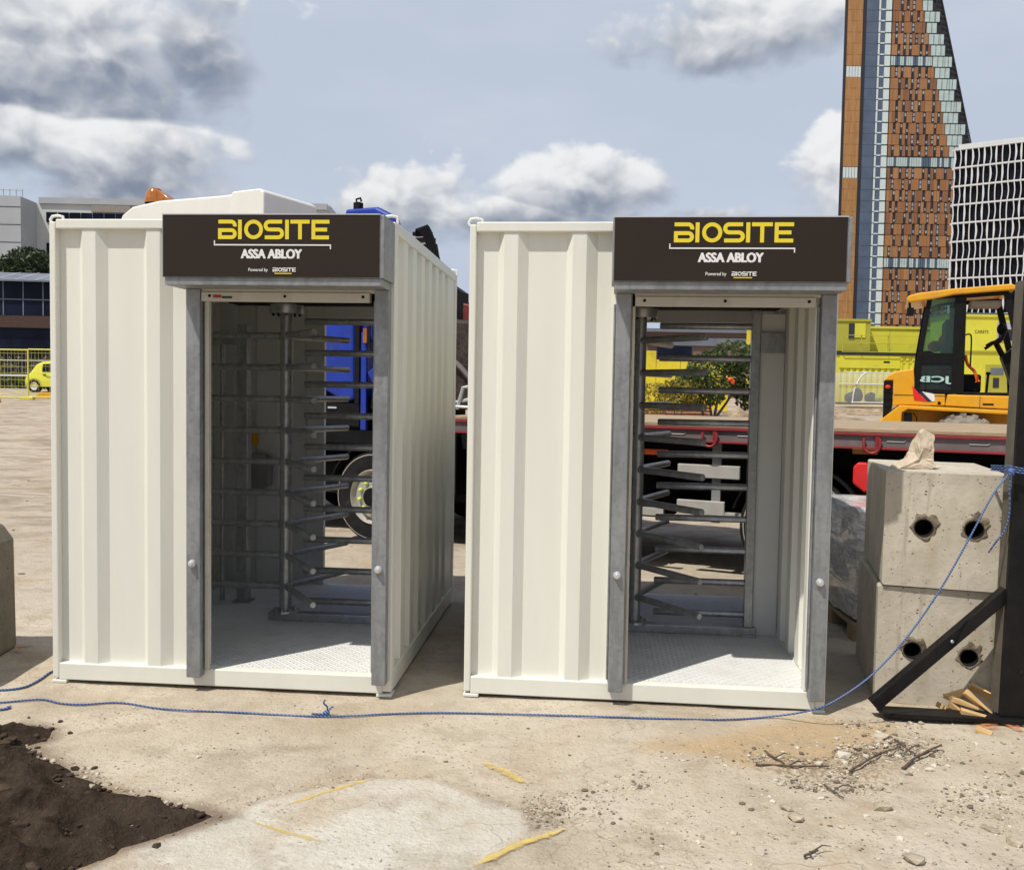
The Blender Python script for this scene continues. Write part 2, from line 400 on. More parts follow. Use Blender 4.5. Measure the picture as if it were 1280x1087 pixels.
def ground():
    xs = np.concatenate([-np.geomspace(700, 4.2, 45), np.arange(-4, 4.6, .028), np.geomspace(4.7, 700, 45)])
    ys = np.concatenate([[-300, -80, -20, -5, 0, 1.2, 2.0], np.arange(2.4, 5.6, .024), np.arange(5.65, 9, .07), np.geomspace(9.1, 60, 70), np.geomspace(64, 1500, 18)])
    nx, ny = len(xs), len(ys)
    X, Y = np.meshgrid(xs, ys)
    Z = np.array([[hgt(x, y) for x in xs] for y in ys])
    slab = sdf(SLAB, X, Y); soil = sdf(SOIL, X, Y); och = sdf(OCHRE, X, Y)
    deb = np.maximum(sdf(DEBRIS[0], X, Y), sdf(DEBRIS[1], X, Y))
    nz = np.array([[fbm(x, y, 5, 4) if abs(x) < 5 and y < 7 else 0 for x in xs] for y in ys])
    Z += np.where(slab + nz * .04 > 0, .006, 0) + np.clip(deb + .05, 0, .1) * nz * .2
    verts = np.stack([X, Y, Z], -1).reshape(-1, 3)
    i = np.arange(nx * ny).reshape(ny, nx)
    faces = np.stack([i[:-1, :-1], i[:-1, 1:], i[1:, 1:], i[1:, :-1]], -1).reshape(-1, 4)
    me = bpy.data.meshes.new('ground'); me.from_pydata(verts.tolist(), [], faces.tolist())
    for nm, a in (('slab', slab), ('soil', soil), ('ochre', och), ('debris', deb)):
        at_ = me.attributes.new(nm, 'FLOAT', 'POINT'); at_.data.foreach_set('value', np.clip(a, -1, 1).reshape(-1).astype(np.float32))
    me.polygons.foreach_set('use_smooth', [True] * len(me.polygons))
    o = bpy.data.objects.new('ground', me); col.objects.link(o); tag(o, 'dusty sand coloured concrete ground of the site', 'ground', kind='structure')
    ma, t, b = newmat('site_ground')
    p = t.pos()
    n0 = t.noise(p, .35, 5, .6); n1 = t.noise(p, 1.6, 7, .65); n2 = t.noise(p, 9, 6, .65); n3 = t.noise(p, 55, 4, .6); n4 = t.noise(t.scl(p, (.8, 1.6, 1)), 1.5, 8, .66, .6)
    c = t.mix(t.ss(n1, .3, .72), (.43, .36, .27), (.56, .49, .39))
    c = t.mix(t.m('MULTIPLY', t.ss(n0, .42, .62), .5), c, (.53, .475, .395))
    y = t.n('ShaderNodeSeparateXYZ', {0: p}).outputs[1]
    far = t.ss(y, 6.5, 12)
    c = t.mix(far, c, t.mix(t.ss(n4, .36, .62), (.30, .24, .175), (.54, .46, .375)))
    at1 = lambda nm: t.n('ShaderNodeAttribute', attribute_name=nm).outputs['Fac']
    br = t.m('MULTIPLY', t.m('SUBTRACT', n2, .5), .22)
    sl = t.m('ADD', at1('slab'), br); so_ = t.m('ADD', at1('soil'), t.m('MULTIPLY', br, .6)); oc = t.m('ADD', at1('ochre'), t.m('MULTIPLY', t.m('SUBTRACT', n1, .5), .6)); de = t.m('ADD', at1('debris'), t.m('MULTIPLY', br, 1.4))
    c = t.mix(t.m('MULTIPLY', t.ss(oc, -.06, .14), .75), c, t.mix(n2, (.40, .27, .13), (.50, .36, .20)))
    c = t.mix(t.m('MULTIPLY', t.ss(sl, -.015, .04), .9), c, t.mix(t.ss(n1, .35, .65), (.52, .485, .415), (.62, .59, .52)))
    edge = t.m('MULTIPLY', t.m('SUBTRACT', 1.0, t.ss(t.m('ABSOLUTE', sl), .004, .05)), t.ss(n2, .44, .6))
    c = t.mix(t.m('MULTIPLY', edge, .55), c, (.20, .155, .11))
    c = t.mix(t.m('MULTIPLY', t.ss(de, -.02, .08), t.ss(n3, .42, .58)), c, (.25, .19, .125))
    c = t.mix(t.m('MULTIPLY', t.ss(so_, -.09, .01), .8), c, (.16, .11, .075))
    scuff = t.m('MULTIPLY', t.ss(n4, .5, .72), .55)
    c = t.mix(scuff, c, (.30, .245, .18))
    n5 = t.noise(t.scl(p, (1, 1.7, 1)), 21, 6, .7, .4)
    c = t.mix(t.m('MULTIPLY', t.ss(n5, .50, .68), t.m('MULTIPLY', t.ss(n1, .38, .6), .45)), c, (.27, .205, .14))
    c = t.mix(t.m('MULTIPLY', t.ss(t.noise(p, 4.2, 7, .7, .3), .48, .64), .42), c, (.31, .25, .18))
    # damp and rusty stains
    st = t.m('MULTIPLY', t.ss(t.noise(p, 1.1, 6, .65, .8), .5, .68), .5)
    c = t.mix(st, c, (.40, .29, .17))
    sp_ = t.m('MULTIPLY', t.ss(n3, .62, .72), .5)
    c = t.mix(sp_, c, (.17, .13, .1))
    vo = t.n('ShaderNodeTexVoronoi', {'Vector': p, 'Scale': 26.0}).outputs['Distance']
    grit = t.m('MULTIPLY', t.m('SUBTRACT', 1.0, t.ss(vo, .09, .17)), t.ss(n1, .45, .6))
    c = t.mix(t.m('MULTIPLY', t.m('MULTIPLY', grit, .6), t.m('SUBTRACT', 1.0, far)), c, (.22, .17, .12))
    # hairline cracks
    ed = t.n('ShaderNodeTexVoronoi', {'Vector': t.n('ShaderNodeVectorMath', {0: p, 1: t.n('ShaderNodeTexNoise', {'Vector': p, 'Scale': 2.5, 'Detail': 5.0}).outputs['Color']}, operation='ADD').outputs[0], 'Scale': .75}, feature='DISTANCE_TO_EDGE').outputs['Distance']
    crk = t.m('MULTIPLY', t.m('SUBTRACT', 1.0, t.ss(ed, .0015, .006)), t.ss(n0, .4, .55))
    c = t.mix(t.m('MULTIPLY', crk, .18), c, (.2, .155, .11))
    t.set(b, 'Base Color', c); t.set(b, 'Roughness', .93); t.set(b, 'Specular IOR Level', .25)
    h = t.m('ADD', t.m('MULTIPLY', n2, .6), t.m('ADD', t.m('MULTIPLY', n3, .35), t.m('MULTIPLY', t.m('MULTIPLY', grit, .25), t.m('SUBTRACT', 1.0, far))))
    h = t.m('SUBTRACT', h, t.m('MULTIPLY', crk, .1))
    h = t.m('ADD', h, t.m('MULTIPLY', n4, t.m('MULTIPLY', far, 1.2)))
    t.set(b, 'Normal', t.n('ShaderNodeBump', {'Strength': .9, 'Distance': .03, 'Height': h}))
    me.materials.append(ma)
ground()

def soil():
    xs = np.arange(-3.9, -.95, .012); ys = np.arange(2.5, 4.75, .012)
    X, Y = np.meshgrid(xs, ys)
    nb = np.array([[fbm(x, y, 7, 4) for x in xs] for y in ys])
    d = sdf(SOIL, X, Y) + nb * .03
    nz = np.array([[noise.hetero_terrain(Vector((x * 9, y * 9, 1.3)), .8, 2.1, 6, .6) for x in xs] for y in ys])
    nl = np.array([[fbm(x, y, 2.0, 3) for x in xs] for y in ys])
    Z = np.clip(d / .09, -1, 1) * .024 + np.clip(d / .2, 0, 1) * (nz * .034 + nl * .05) - .004
    Z = np.where(d > .03, np.maximum(Z, .010 + nb * .006), Z)
    keep = d > -.02
    idx = -np.ones(X.shape, int); idx[keep] = np.arange(keep.sum())
    vs = np.stack([X, Y, Z], -1)[keep]
    a, b_, c, e = idx[:-1, :-1], idx[:-1, 1:], idx[1:, 1:], idx[1:, :-1]
    ok = (a >= 0) & (b_ >= 0) & (c >= 0) & (e >= 0)
    fs = np.stack([a[ok], b_[ok], c[ok], e[ok]], -1)
    me = bpy.data.meshes.new('soil'); me.from_pydata(vs.tolist(), [], fs.tolist())
    me.polygons.foreach_set('use_smooth', [True] * len(me.polygons))
    o = bpy.data.objects.new('soil', me); col.objects.link(o); tag(o, 'patch of dark brown earth on the pale ground', 'soil', kind='structure')
    ma, t, b = newmat('dark_soil'); p = t.pos()
    n1 = t.noise(p, 6, 6, .7); n2 = t.noise(p, 45, 5, .7)
    c = t.mix(t.ss(n1, .3, .7), (.034, .024, .017), (.075, .054, .039)); c = t.mix(t.m('MULTIPLY', t.ss(n2, .55, .75), .6), c, (.16, .115, .08))
    t.set(b, 'Base Color', c); t.set(b, 'Roughness', 1.0); t.set(b, 'Specular IOR Level', .1)
    t.set(b, 'Normal', t.n('ShaderNodeBump', {'Strength': 1.0, 'Distance': .035, 'Height': t.m('ADD', n1, t.m('MULTIPLY', n2, .6))}))
    me.materials.append(ma)
soil()

ICO = []
def ico():
    bm = bmesh.new(); bmesh.ops.create_icosphere(bm, subdivisions=1, radius=1)
    v = [tuple(x.co) for x in bm.verts]; bm.verts.index_update(); f = [tuple(x.index for x in q.verts) for q in bm.faces]; bm.free()
    return v, f
ICO = ico()
def stone_into(mb, x, y, z, r, mi=0, flat=.6):
    a = random.uniform(0, 6.28); ca, sa = math.cos(a), math.sin(a); sx, sy, sz = random.uniform(.7, 1.3), random.uniform(.6, 1.1), random.uniform(.6, 1.0) * flat
    vs = []
    for p in ICO[0]:
        j = random.uniform(.72, 1.15); q = (p[0] * sx * j, p[1] * sy * j, p[2] * sz * j)
        vs.append((x + r * (q[0] * ca - q[1] * sa), y + r * (q[0] * sa + q[1] * ca), z + r * q[2]))
    mb.add(vs, ICO[1], mi)

def gravel():
    mb = MB()
    zones = [([(930, 940), (1010, 948), (1110, 920), (1180, 940), (1100, 1000), (980, 985)], 420, .012), ([(830, 930), (1280, 920), (1280, 1087), (700, 1087)], 520, .010),
             ([(640, 1000), (720, 985), (800, 960), (830, 975), (720, 1035), (660, 1050)], 260, .008), ([(1040, 900), (1150, 900), (1200, 960), (1050, 950)], 200, .013),
             ([(270, 1000), (480, 960), (640, 1000), (400, 990), (280, 1030)], 110, .007), ([(0, 880), (620, 890), (900, 900), (700, 1087), (300, 1087), (80, 950)], 220, .006), ([(30, 930), (270, 1020), (290, 1030), (60, 960)], 70, .011),
             ([(0, 940), (100, 980), (230, 1025), (60, 1087), (0, 1087)], 160, .008), ([(1180, 985), (1280, 960), (1280, 1050), (1160, 1020)], 150, .013)]
    zones += [(z_[0], int(z_[1] * 2.2), z_[2] * .5) for z_ in zones] + [([(0, 870), (1280, 900), (1280, 1087), (0, 1087)], 1500, .0038)]
    for pts, n, r in zones:
        poly = gpoly(pts); xs = [p[0] for p in poly]; ys = [p[1] for p in poly]; k = 0
        while k < n:
            x, y = random.uniform(min(xs), max(xs)), random.uniform(min(ys), max(ys))
            if sdf(poly, np.array([x]), np.array([y]))[0] < 0: continue
            k += 1; rr = r * random.lognormvariate(-.45, .5)
            zz = hgt(x, y) + (.03 if sdf(SOIL, np.array([x]), np.array([y]))[0] > .1 else 0)
            stone_into(mb, x, y, zz + rr * .15, rr, random.choice((0, 0, 0, 1, 2)))
    for k in range(500):
        x, y = random.uniform(-9, 12), random.uniform(6, 16)
        stone_into(mb, x, y, hgt(x, y), random.uniform(.008, .03), random.choice((0, 1)))
    for k in range(2200):
        x, y = random.uniform(-3.2, -1.05), random.uniform(2.75, 4.6); d_ = sdf(SOIL, np.array([x]), np.array([y]))[0]
        if d_ < -.10 or (d_ < -.02 and random.random() < .85): continue
        rr = .011 * random.lognormvariate(-.35, .65)
        stone_into(mb, x, y, max(0, min(1, d_ / .09)) * .022 + max(0, min(1, d_ / .2)) * .028 + rr * .1, rr, 3, .8)
    o = mb.build('gravel', ['stone', mat('dark_chip', (.16, .12, .09), .9), mat('pale_chip', (.55, .50, .42), .9), mat('clod', (.060, .043, .031), 1.0, var=.4, scale=20, spec=.1)], weld=False)
    tag(o, 'loose gravel and small chips scattered over the ground', 'gravel', kind='stuff')
gravel()

def single_stone(px, py, r, label, m_='stone'):
    p = gnd(px, py); mb = MB(); stone_into(mb, 0, 0, r * .3, r)
    o = mb.build('stone', m_); o.location = (p.x, p.y, hgt(p.x, p.y)); tag(o, label, 'stone', 'loose stones in the foreground')
for a in ((114, 987, .035, 'white chalky stone lying on the dark earth'), (983, 1012, .03, 'pale rounded stone alone on open ground below the long stick'), (994, 1023, .036, 'dark upright stone chip on pale ground'),
          (1143, 1078, .042, 'largest pale stone at the bottom edge of the picture'), (1103, 1012, .04, 'flat cream stone on ground below the crossed sticks'), (1268, 1056, .04, 'pale stone near the bottom right corner')):
    single_stone(*a[:3], a[3])

def paint_mark(pts, w, label, fade):
    P = [gnd(*p) for p in pts]; mb = MB(); n = 24; vs, fs, ed_ = [], [], []
    for i in range(n + 1):
        t = i / n * (len(P) - 1); k = min(int(t), len(P) - 2); q = P[k].lerp(P[k + 1], t - k)
        d = (P[k + 1] - P[k]).normalized(); nn = Vector((-d.y, d.x, 0))
        ww = 1.35 * w * (.75 + .4 * noise.noise(Vector((i * .5, px_seed(pts), 0)))) * min(1, .35 + 3 * min(i, n - i) / n)
        for s_ in (-.5, -.17, .17, .5):
            r = q + nn * ww * s_; vs.append((r.x, r.y, hgt(r.x, r.y) + .0075)); ed_.append((1.0 if abs(s_) < .3 else 0.0) * min(1, min(i, n - i) / 3))
    for i in range(n):
        for j in range(3): fs.append((i * 4 + j, i * 4 + j + 1, i * 4 + j + 5, i * 4 + j + 4))
    mb.add(vs, fs)
    ma, t, b = newmat('sprayed_yellow'); p = t.pos()
    t.set(b, 'Base Color', t.mix(t.noise(p, 12), (.60, .45, .16), (.72, .53, .14))); t.set(b, 'Roughness', .85)
    ea = t.n('ShaderNodeAttribute', attribute_name='edge').outputs['Fac']
    t.set(b, 'Alpha', t.m('MULTIPLY', t.ss(t.m('ADD', t.m('MULTIPLY', t.m('SUBTRACT', ea, 1.0), .30), t.m('ADD', t.m('MULTIPLY', t.noise(p, 40, 5, .7), .6), t.m('MULTIPLY', t.noise(p, 9, 4), .4))), fade - .22, fade + .2), .85))
    o = mb.build('paint_mark', [ma], weld=False); q = o.data.attributes.new('edge', 'FLOAT', 'POINT'); q.data.foreach_set('value', ed_); tag(o, label, 'paint mark', 'yellow spray marks on the ground')
def px_seed(p): return p[0][0] * .37
paint_mark([(588, 1086), (650, 1055), (712, 1035)], .045, 'longest yellow sprayed line at the bottom centre of the ground', .36)
paint_mark([(600, 953), (630, 966), (660, 982)], .07, 'short blurred yellow smear on bare ground above the gravel', .44)
paint_mark([(356, 1008), (410, 990), (467, 974)], .032, 'thin yellow line along the upper edge of the pale slab', .42)
paint_mark([(310, 1028), (360, 1043), (411, 1058)], .035, 'faint yellow line on pale slab beside the dark earth', .46)
om = MB(); P0 = gnd(1262, 910)
om.add([(x, y, hgt(x, y) + .0115) for y in np.linspace(P0.y - .05, P0.y + .05, 5) for x in np.linspace(P0.x - .17, P0.x + .25, 9)], [(j * 9 + i, j * 9 + i + 1, j * 9 + i + 10, j * 9 + i + 9) for j in range(4) for i in range(8)])
ma, t, b = newmat('sprayed_orange'); t.set(b, 'Base Color', (.62, .24, .09, 1)); t.set(b, 'Alpha', t.m('MULTIPLY', t.ss(t.noise(t.pos(), 14, 5, .7), .42, .62), .8)); t.set(b, 'Roughness', .9)
tag(om.build('paint_mark', [ma]), 'orange sprayed patch on the ground beside the black post', 'paint mark')
om = MB(); P0 = gnd(22, 812)
om.add([(x, y, hgt(x, y) + .0115) for y in np.linspace(P0.y - .06, P0.y + .08, 5) for x in np.linspace(P0.x - .05, P0.x + .06, 5)], [(j * 5 + i, j * 5 + i + 1, j * 5 + i + 6, j * 5 + i + 5) for j in range(4) for i in range(4)])
tag(om.build('paint_mark', [ma]), 'orange sprayed spot on shaded ground beside the grey barrier', 'paint mark')

# ------------------------------------------------------------------ turnstile containers
CW, CD, CH = 1.9344, 2.289, 2.59
FZ = .115
def corr(prof, z0, z1, flip=None):
    return prof
def side_profile(y0, y1, per=.27, dep=.042):
    pts = [(y0, 0)]; y = y0 + .05
    while y + per < y1:
        pts += [(y, 0), (y + .03, dep), (y + .03 + .10, dep), (y + .16, 0)]; y += per
    pts.append((y1, 0)); return pts
def sheet(mb, pts, z0, z1, nz=1):
    for (a0, b0), (a1, b1) in zip(pts[:-1], pts[1:]):
        mb.add([(a0, b0, z0), (a1, b1, z0), (a1, b1, z1), (a0, b0, z1)], [(0, 1, 2, 3)])

def arc(cx, cy, r, a0, a1, n=8): return [(cx + r * math.cos(R(a0 + (a1 - a0) * i / n)), cy + r * math.sin(R(a0 + (a1 - a0) * i / n))) for i in range(n + 1)]
def logo(mb, x, z, H, y, mi=0, w=.195, thick=.002):
    """geometric capitals B I O S I T E of height H with left end x and base z"""
    k = H
    T = lambda pts: [(x + a * k, z + b * k) for a, b in pts]
    W = w * k; h = w / 2; y0 = y - thick
    rb = lambda pts, closed=False: mb.ribbon(T(pts), W, y0, y, mi, closed)
    ra = (1 - 2 * h) / 4
    rb([(.02, 1 - h), (.70, 1 - h)] + arc(.70, 1 - h - ra, ra, 80, -15))
    rb([(h, .56 - h), (.72, .56 - h)] + arc(.72, .28, .28 - h, 80, -80) + [(.72, h), (h, h)], True)
    rb([(1.17, 0), (1.17, 1)])
    rb(arc(1.90, .5, .5 - h, 0, 350, 35), True)
    rb([(3.42, 1 - h), (2.78, 1 - h)] + arc(2.74, .5 + ra, ra, 100, 260) + [(2.78, .5), (3.18, .5)] + arc(3.22, .5 - ra, ra, 80, -80) + [(3.18, h), (2.50, h)])
    rb([(3.68, 0), (3.68, 1)])
    rb([(3.86, 1 - h), (4.88, 1 - h)]); rb([(4.37, 0), (4.37, 1 - w - .002)])
    rb([(4.98 + h, 0), (4.98 + h, 1)]); rb([(5.18, 1 - h), (5.92, 1 - h)]); rb([(5.18, .5), (5.80, .5)]); rb([(5.18, h), (5.90, h)])

def make_container(loc, rz, label, js=0.0, jw=.917):
    root = empty('container', loc, rz, label, 'container', 'white turnstile containers')
    W, D, H = CW, CD, CH
    f = MB()
    P = .036
    # corner posts, rails, jamb posts
    f.box(0, P, 0, .08, .03, H - .02); f.box(W - .05, W, 0, .08, .03, H - .02); f.box(0, .05, D - .07, D, .03, H - .02); f.box(W - .05, W, D - .07, D, .03, H - .02)
    f.box(P, W - .05, .002, .07, .018, FZ - .001); f.box(.05, W - .05, D - .06, D - .002, .018, FZ - .001)
    f.box(.003, .05, .08, D - .07, .018, .13); f.box(W - .05, W - .003, .08, D - .07, .018, .13)
    f.box(P, W - .05, .002, .07, 2.531, 2.585); f.box(.05, W - .05, D - .065, D - .003, 2.49, 2.585)
    f.box(.002, .045, .08, D - .07, 2.515, 2.58); f.box(W - .045, W - .002, .08, D - .07, 2.515, 2.58)
    f.box(.80 + js, .892 + js, .004, .075, FZ, 2.530)
    f.box(W - .112, W - .0505, .004, .075, FZ, 2.530)
    f.box(.892 + js, W - .112, .006, .07, 2.242, 2.530)
    f.build('frame', 'white', root, bevel=.006)
    for x in (0, W):
        for y in (0, D):
            x0 = -.003 if x == 0 else W - .082; y0 = -.003 if y == 0 else D - .082
            MB().box(x0, x0 + .085, y0, y0 + .085, 0, .0178).build('corner_foot', 'white', root, bevel=.004)
            mb = MB(); cx = .03 if x == 0 else W - .03; cy = .035 if y == 0 else D - .035
            mb.poly([(cx - .035, cy, H - .022), (cx - .042, cy, H - .004), (cx - .03, cy, H + .014), (cx, cy, H + .018), (cx + .03, cy, H + .012), (cx + .035, cy, H - .022)], .0085, 8)
            mb.build('lifting_eye', 'white', root, smooth=50)
    f = MB()
    prof = [(P, .045), (.153, .045), (.186, .011), (.260, .011), (.315, .045), (.521, .045), (.553, .011), (.626, .011), (.686, .045), (.80 + js, .045)]
    sheet(f, prof, FZ - .012, 2.5312); f.build('front_panel', 'white', root, solid=.003, bevel=.009, segs=3)
    for x, s_ in ((.012, 1), (W - .012, -1)):
        f = MB(); pr = side_profile(.08, D - .07)
        sheet(f, [(x + s_ * d, y) for y, d in pr], .13, 2.516)
        f.build('side_wall', 'white', root, solid=.003, bevel=.008)
    f = MB(); sheet(f, [(.05, D - .05), (.16, D - .05), (.18, D - .03), (.33, D - .03), (.35, D - .05), (.52, D - .05), (.54, D - .03), (.74, D - .03), (.76, D - .05), (.86, D - .05)], FZ, 2.49)
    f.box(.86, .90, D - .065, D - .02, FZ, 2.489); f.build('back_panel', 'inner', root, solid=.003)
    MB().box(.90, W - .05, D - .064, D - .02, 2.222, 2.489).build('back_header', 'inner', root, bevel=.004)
    f = MB(); pr = [(a, b) for a, b in side_profile(.07, D - .066, .22, .02)]
    for (a0, b0), (a1, b1) in zip(pr[:-1], pr[1:]): f.add([(.045, a0, 2.535 + b0), (W - .045, a0, 2.535 + b0), (W - .045, a1, 2.535 + b1), (.045, a1, 2.535 + b1)], [(0, 1, 2, 3)])
    f.build('roof', 'white', root, solid=.003)
    f = MB(); f.revolve([(.0, .05), (.05, .045), (.085, .02), (.095, 0), (.095, -.045)], (.56, 1.05, H - .01), 'z', 20); f.build('roof_vent', 'white', root, smooth=50)
    MB().box(.045, W - .045, .07, D - .06, .07, FZ).build('floor', 'floor', root)
    # roller shutter
    sb = MB().box(.762, W - .004, -.245, -.001, 2.242, 2.562).build('shutter_box', 'galv', root, bevel=.003)
    MB().box(.775, W - .02, -.242, -.01, 2.203, 2.2415).build('box_lip', 'galv', sb, bevel=.002)
    sg = MB().box(.770, W - .030, -.251, -.2452, 2.245, 2.560).build('sign_panel', 'brown', sb)
    sg['label'] = 'dark brown sign with yellow and white lettering'
    f = MB().box(.766, W - .026, -.253, -.2452, 2.5603, 2.566); f.build('sign_edge', 'silver', sb)
    f = MB(); y = -.251
    logo(f, 1.064, 2.436, .0985, y); l1 = f.build('lettering', 'yvinyl', sg, weld=False)
    f = MB(); f.box(1.042, 1.656, y - .002, y, 2.404, 2.4105); f.box(1.042, 1.0475, y - .002, y, 2.4108, 2.430); f.box(1.6505, 1.656, y - .002, y, 2.387, 2.4037)
    logo(f, 1.352, 2.272, .0205, y, w=.2); f.build('lettering', 'wvinyl', sg, weld=False)
    MB().box(1.362, 1.452, y - .0015, y, 2.2605, 2.2655).build('lettering', 'yvinyl', sg)
    # the two words of the white line and the small words below
    aw = [text_mesh('ASSA ABLOY', .047, 'wvinyl', 'lettering', sg, 1.186 + dx, y - dy, 2.338 + dz, .318, bold=.016) for dx, dz, dy in ((0, 0, 0), (.0026, 0, .0003), (-.0026, 0, .0006), (0, .0014, .0009))]
    bmj = bmesh.new()
    for q in aw: bmj.from_mesh(q.data)
    bmj.to_mesh(aw[0].data); bmj.free()
    for q in aw[1:]: bpy.data.objects.remove(q)
    text_mesh('Powered by', .022, 'wvinyl', 'lettering', sg, 1.224, y, 2.268, .102, bold=.005)
    # guides with bullet locks
    for x0, x1, kx in ((.806 + js, .884 + js, .842 + js), (W - .096, W - .02, W - .062)):
        g = MB(); g.box(x0, x1, -.062, -.0005, .083, 2.2025)
        g.box(x0 - .012, x0 - .001, -.03, -.0005, .14, 2.15)
        gr = g.build('guide_rail', 'galv', root, bevel=.004)
        k = MB(); k.revolve([(.021, 0), (.021, -.012), (.017, -.02), (.011, -.022), (.010, -.03), (0, -.031)], (kx, -.062, .715), 'y', 18); k.build('bullet_lock', 'silver', gr, smooth=40)
    MB().box(.8925 + js, jw, -.02, .003, FZ + .004, 2.14).build('jamb_strip', 'alu', root, bevel=.003)
    MB().box(.885, W - .097, -.045, -.004, 2.188, 2.2415).build('header_strip', 'alu', root, bevel=.002)
    bb = MB().box(.887, W - .125, -.055, -.006, 2.138, 2.1875).build('shutter_bar', 'alu', root, bevel=.003)
    for bx in (.935, 1.35, W - .16):
        k = MB(); k.revolve([(.008, 0), (.008, -.003), (0, -.005)], (bx, -.055, 2.166), 'y', 10); k.build('bolt', 'dark', bb)
    return root

C1 = make_container((-2.5654, 5.1084, 0), -.0834, 'white corrugated turnstile container on the left, lorry wheel visible through its doorway')
C2 = make_container((-.2436, 4.9863, 0), -.0959, 'white corrugated turnstile container on the right, beside the stacked concrete blocks', -.018, .890)
# small sticker on the left shutter bar and the reader boxes inside the left container
st = MB().box(.955, 1.0, -.0565, -.0552, 2.156, 2.172).build('sticker', 'sticker', C1)
st = MB().box(1.003, 1.06, -.0565, -.0552, 2.153, 2.165).build('sticker', 'tdark', C1)
MB().box(.30, .37, 2.13, 2.225, 1.22, 1.36).build('call_box', 'footorange', C1, bevel=.004)
f = MB(); f.box(.31, .46, 2.13, 2.22, .88, 1.15); f.box(.45, .50, 2.12, 2.2, .9, 1.13); f.build('reader_box', 'greybar', C1, bevel=.015)

def make_turnstile(cont, ang, label):
    root = empty('turnstile', cont.location, cont.rotation_euler.z, label, 'turnstile', 'steel turnstiles inside the containers')
    px_, py_ = .965, 1.12
    tx = 1.70
    MB().box(.86, tx + .05, py_ - .04, py_ + .04, FZ + .0005, FZ + .055).build('base_channel', 'tube', root, bevel=.005)
    f = MB(); f.box(.60, 1.84, py_ - .09, py_ + .09, 2.225, 2.36); f.build('head_beam', 'dark', root, bevel=.006)
    co_ = MB(); co_.revolve([(0, 2.165), (.105, 2.165), (.11, 2.172), (.11, 2.2245)], (px_, py_, 0), 'z', 28); co_ = co_.build('bearing_collar', 'tube', root, smooth=40)
    for k in range(10):
        a = 2 * math.pi * k / 10; b_ = MB(); b_.tube((px_ + .09 * math.cos(a), py_ + .09 * math.sin(a), 2.153), (px_ + .09 * math.cos(a), py_ + .09 * math.sin(a), 2.165), .007, 6); b_.build('bolt', 'dark', co_)
    fl = MB(); fl.revolve([(0, FZ + .075), (.085, FZ + .07), (.09, FZ + .0555), ], (px_, py_, 0), 'z', 20)
    for k in range(8):
        a = 2 * math.pi * k / 8; fl.tube((px_ + .07 * math.cos(a), py_ + .07 * math.sin(a), FZ + .07), (px_ + .07 * math.cos(a), py_ + .07 * math.sin(a), FZ + .085), .008, 6)
    fl.build('base_flange', 'tube', root)
    ro = MB(); ro.tube((px_, py_, FZ + .07), (px_, py_, 2.165), .041, 24); ro = ro.build('rotor', 'tube', root, smooth=40)
    L = .62
    arm0 = None
    for w in range(3):
        a = R(ang + 120 * w); d = Vector((math.cos(a), math.sin(a), 0))
        for k in range(9):
            z = .345 + .2095 * k
            arm = MB(); p0 = Vector((px_, py_, z)) + d * .035; p1 = Vector((px_, py_, z)) + d * L
            arm.poly([p0, p1 - d * .006, p1], [.0215, .0215, .017], 14)
            arm.poly([p0, p0 + d * .012], [.028, .026], 12)
            arm.build('rotor_arm', 'tube', ro, smooth=45)
    bp = MB(); bp.box(tx - .028, tx + .028, py_ - .03, py_ + .03, FZ + .056, 2.2245); bp.box(tx - .05, tx + .055, py_ - .06, py_ - .041, FZ + .0005, FZ + .012)
    bp = bp.build('barrier_post', 'tube', root, bevel=.005)
    for k in range(10):
        z = .25 + .2075 * k
        arm = MB(); arm.poly([(tx - .0285, py_, z), (1.096, py_, z), (1.09, py_, z)], [.0215, .0215, .017], 14); arm.build('barrier_arm', 'tube', bp, smooth=45)
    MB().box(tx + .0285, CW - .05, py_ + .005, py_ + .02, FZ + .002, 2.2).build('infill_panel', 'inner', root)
    MB().box(tx + .0285, CW - .05, py_ - .03, py_ + .004, 1.95, 2.08).build('cross_brace', 'tube', root, bevel=.004)
    # barrier on the far side of the rotor
    gp = MB(); gp.box(.455, .535, 1.55, 1.63, FZ + .0005, 2.12); gp.box(.43, .56, 1.53, 1.65, FZ + .0002, FZ + .012); gp = gp.build('guard_post', 'tube', root, bevel=.004)
    MB().box(.05, .4545, 1.57, 1.61, 1.98, 2.06).build('guard_rail', 'tube', gp, bevel=.004)
    MB().tube((.33, 1.60, FZ + .001), (.33, 1.60, 1.979), .018, 12).build('guard_upright', 'tube', gp, smooth=40)
    return root
make_turnstile(C1, -56, 'full height steel turnstile inside the container on the left, pivot left of the lorry wheel')
make_turnstile(C2, -53, 'full height steel turnstile in front of the flatbed, inside the container on the right')

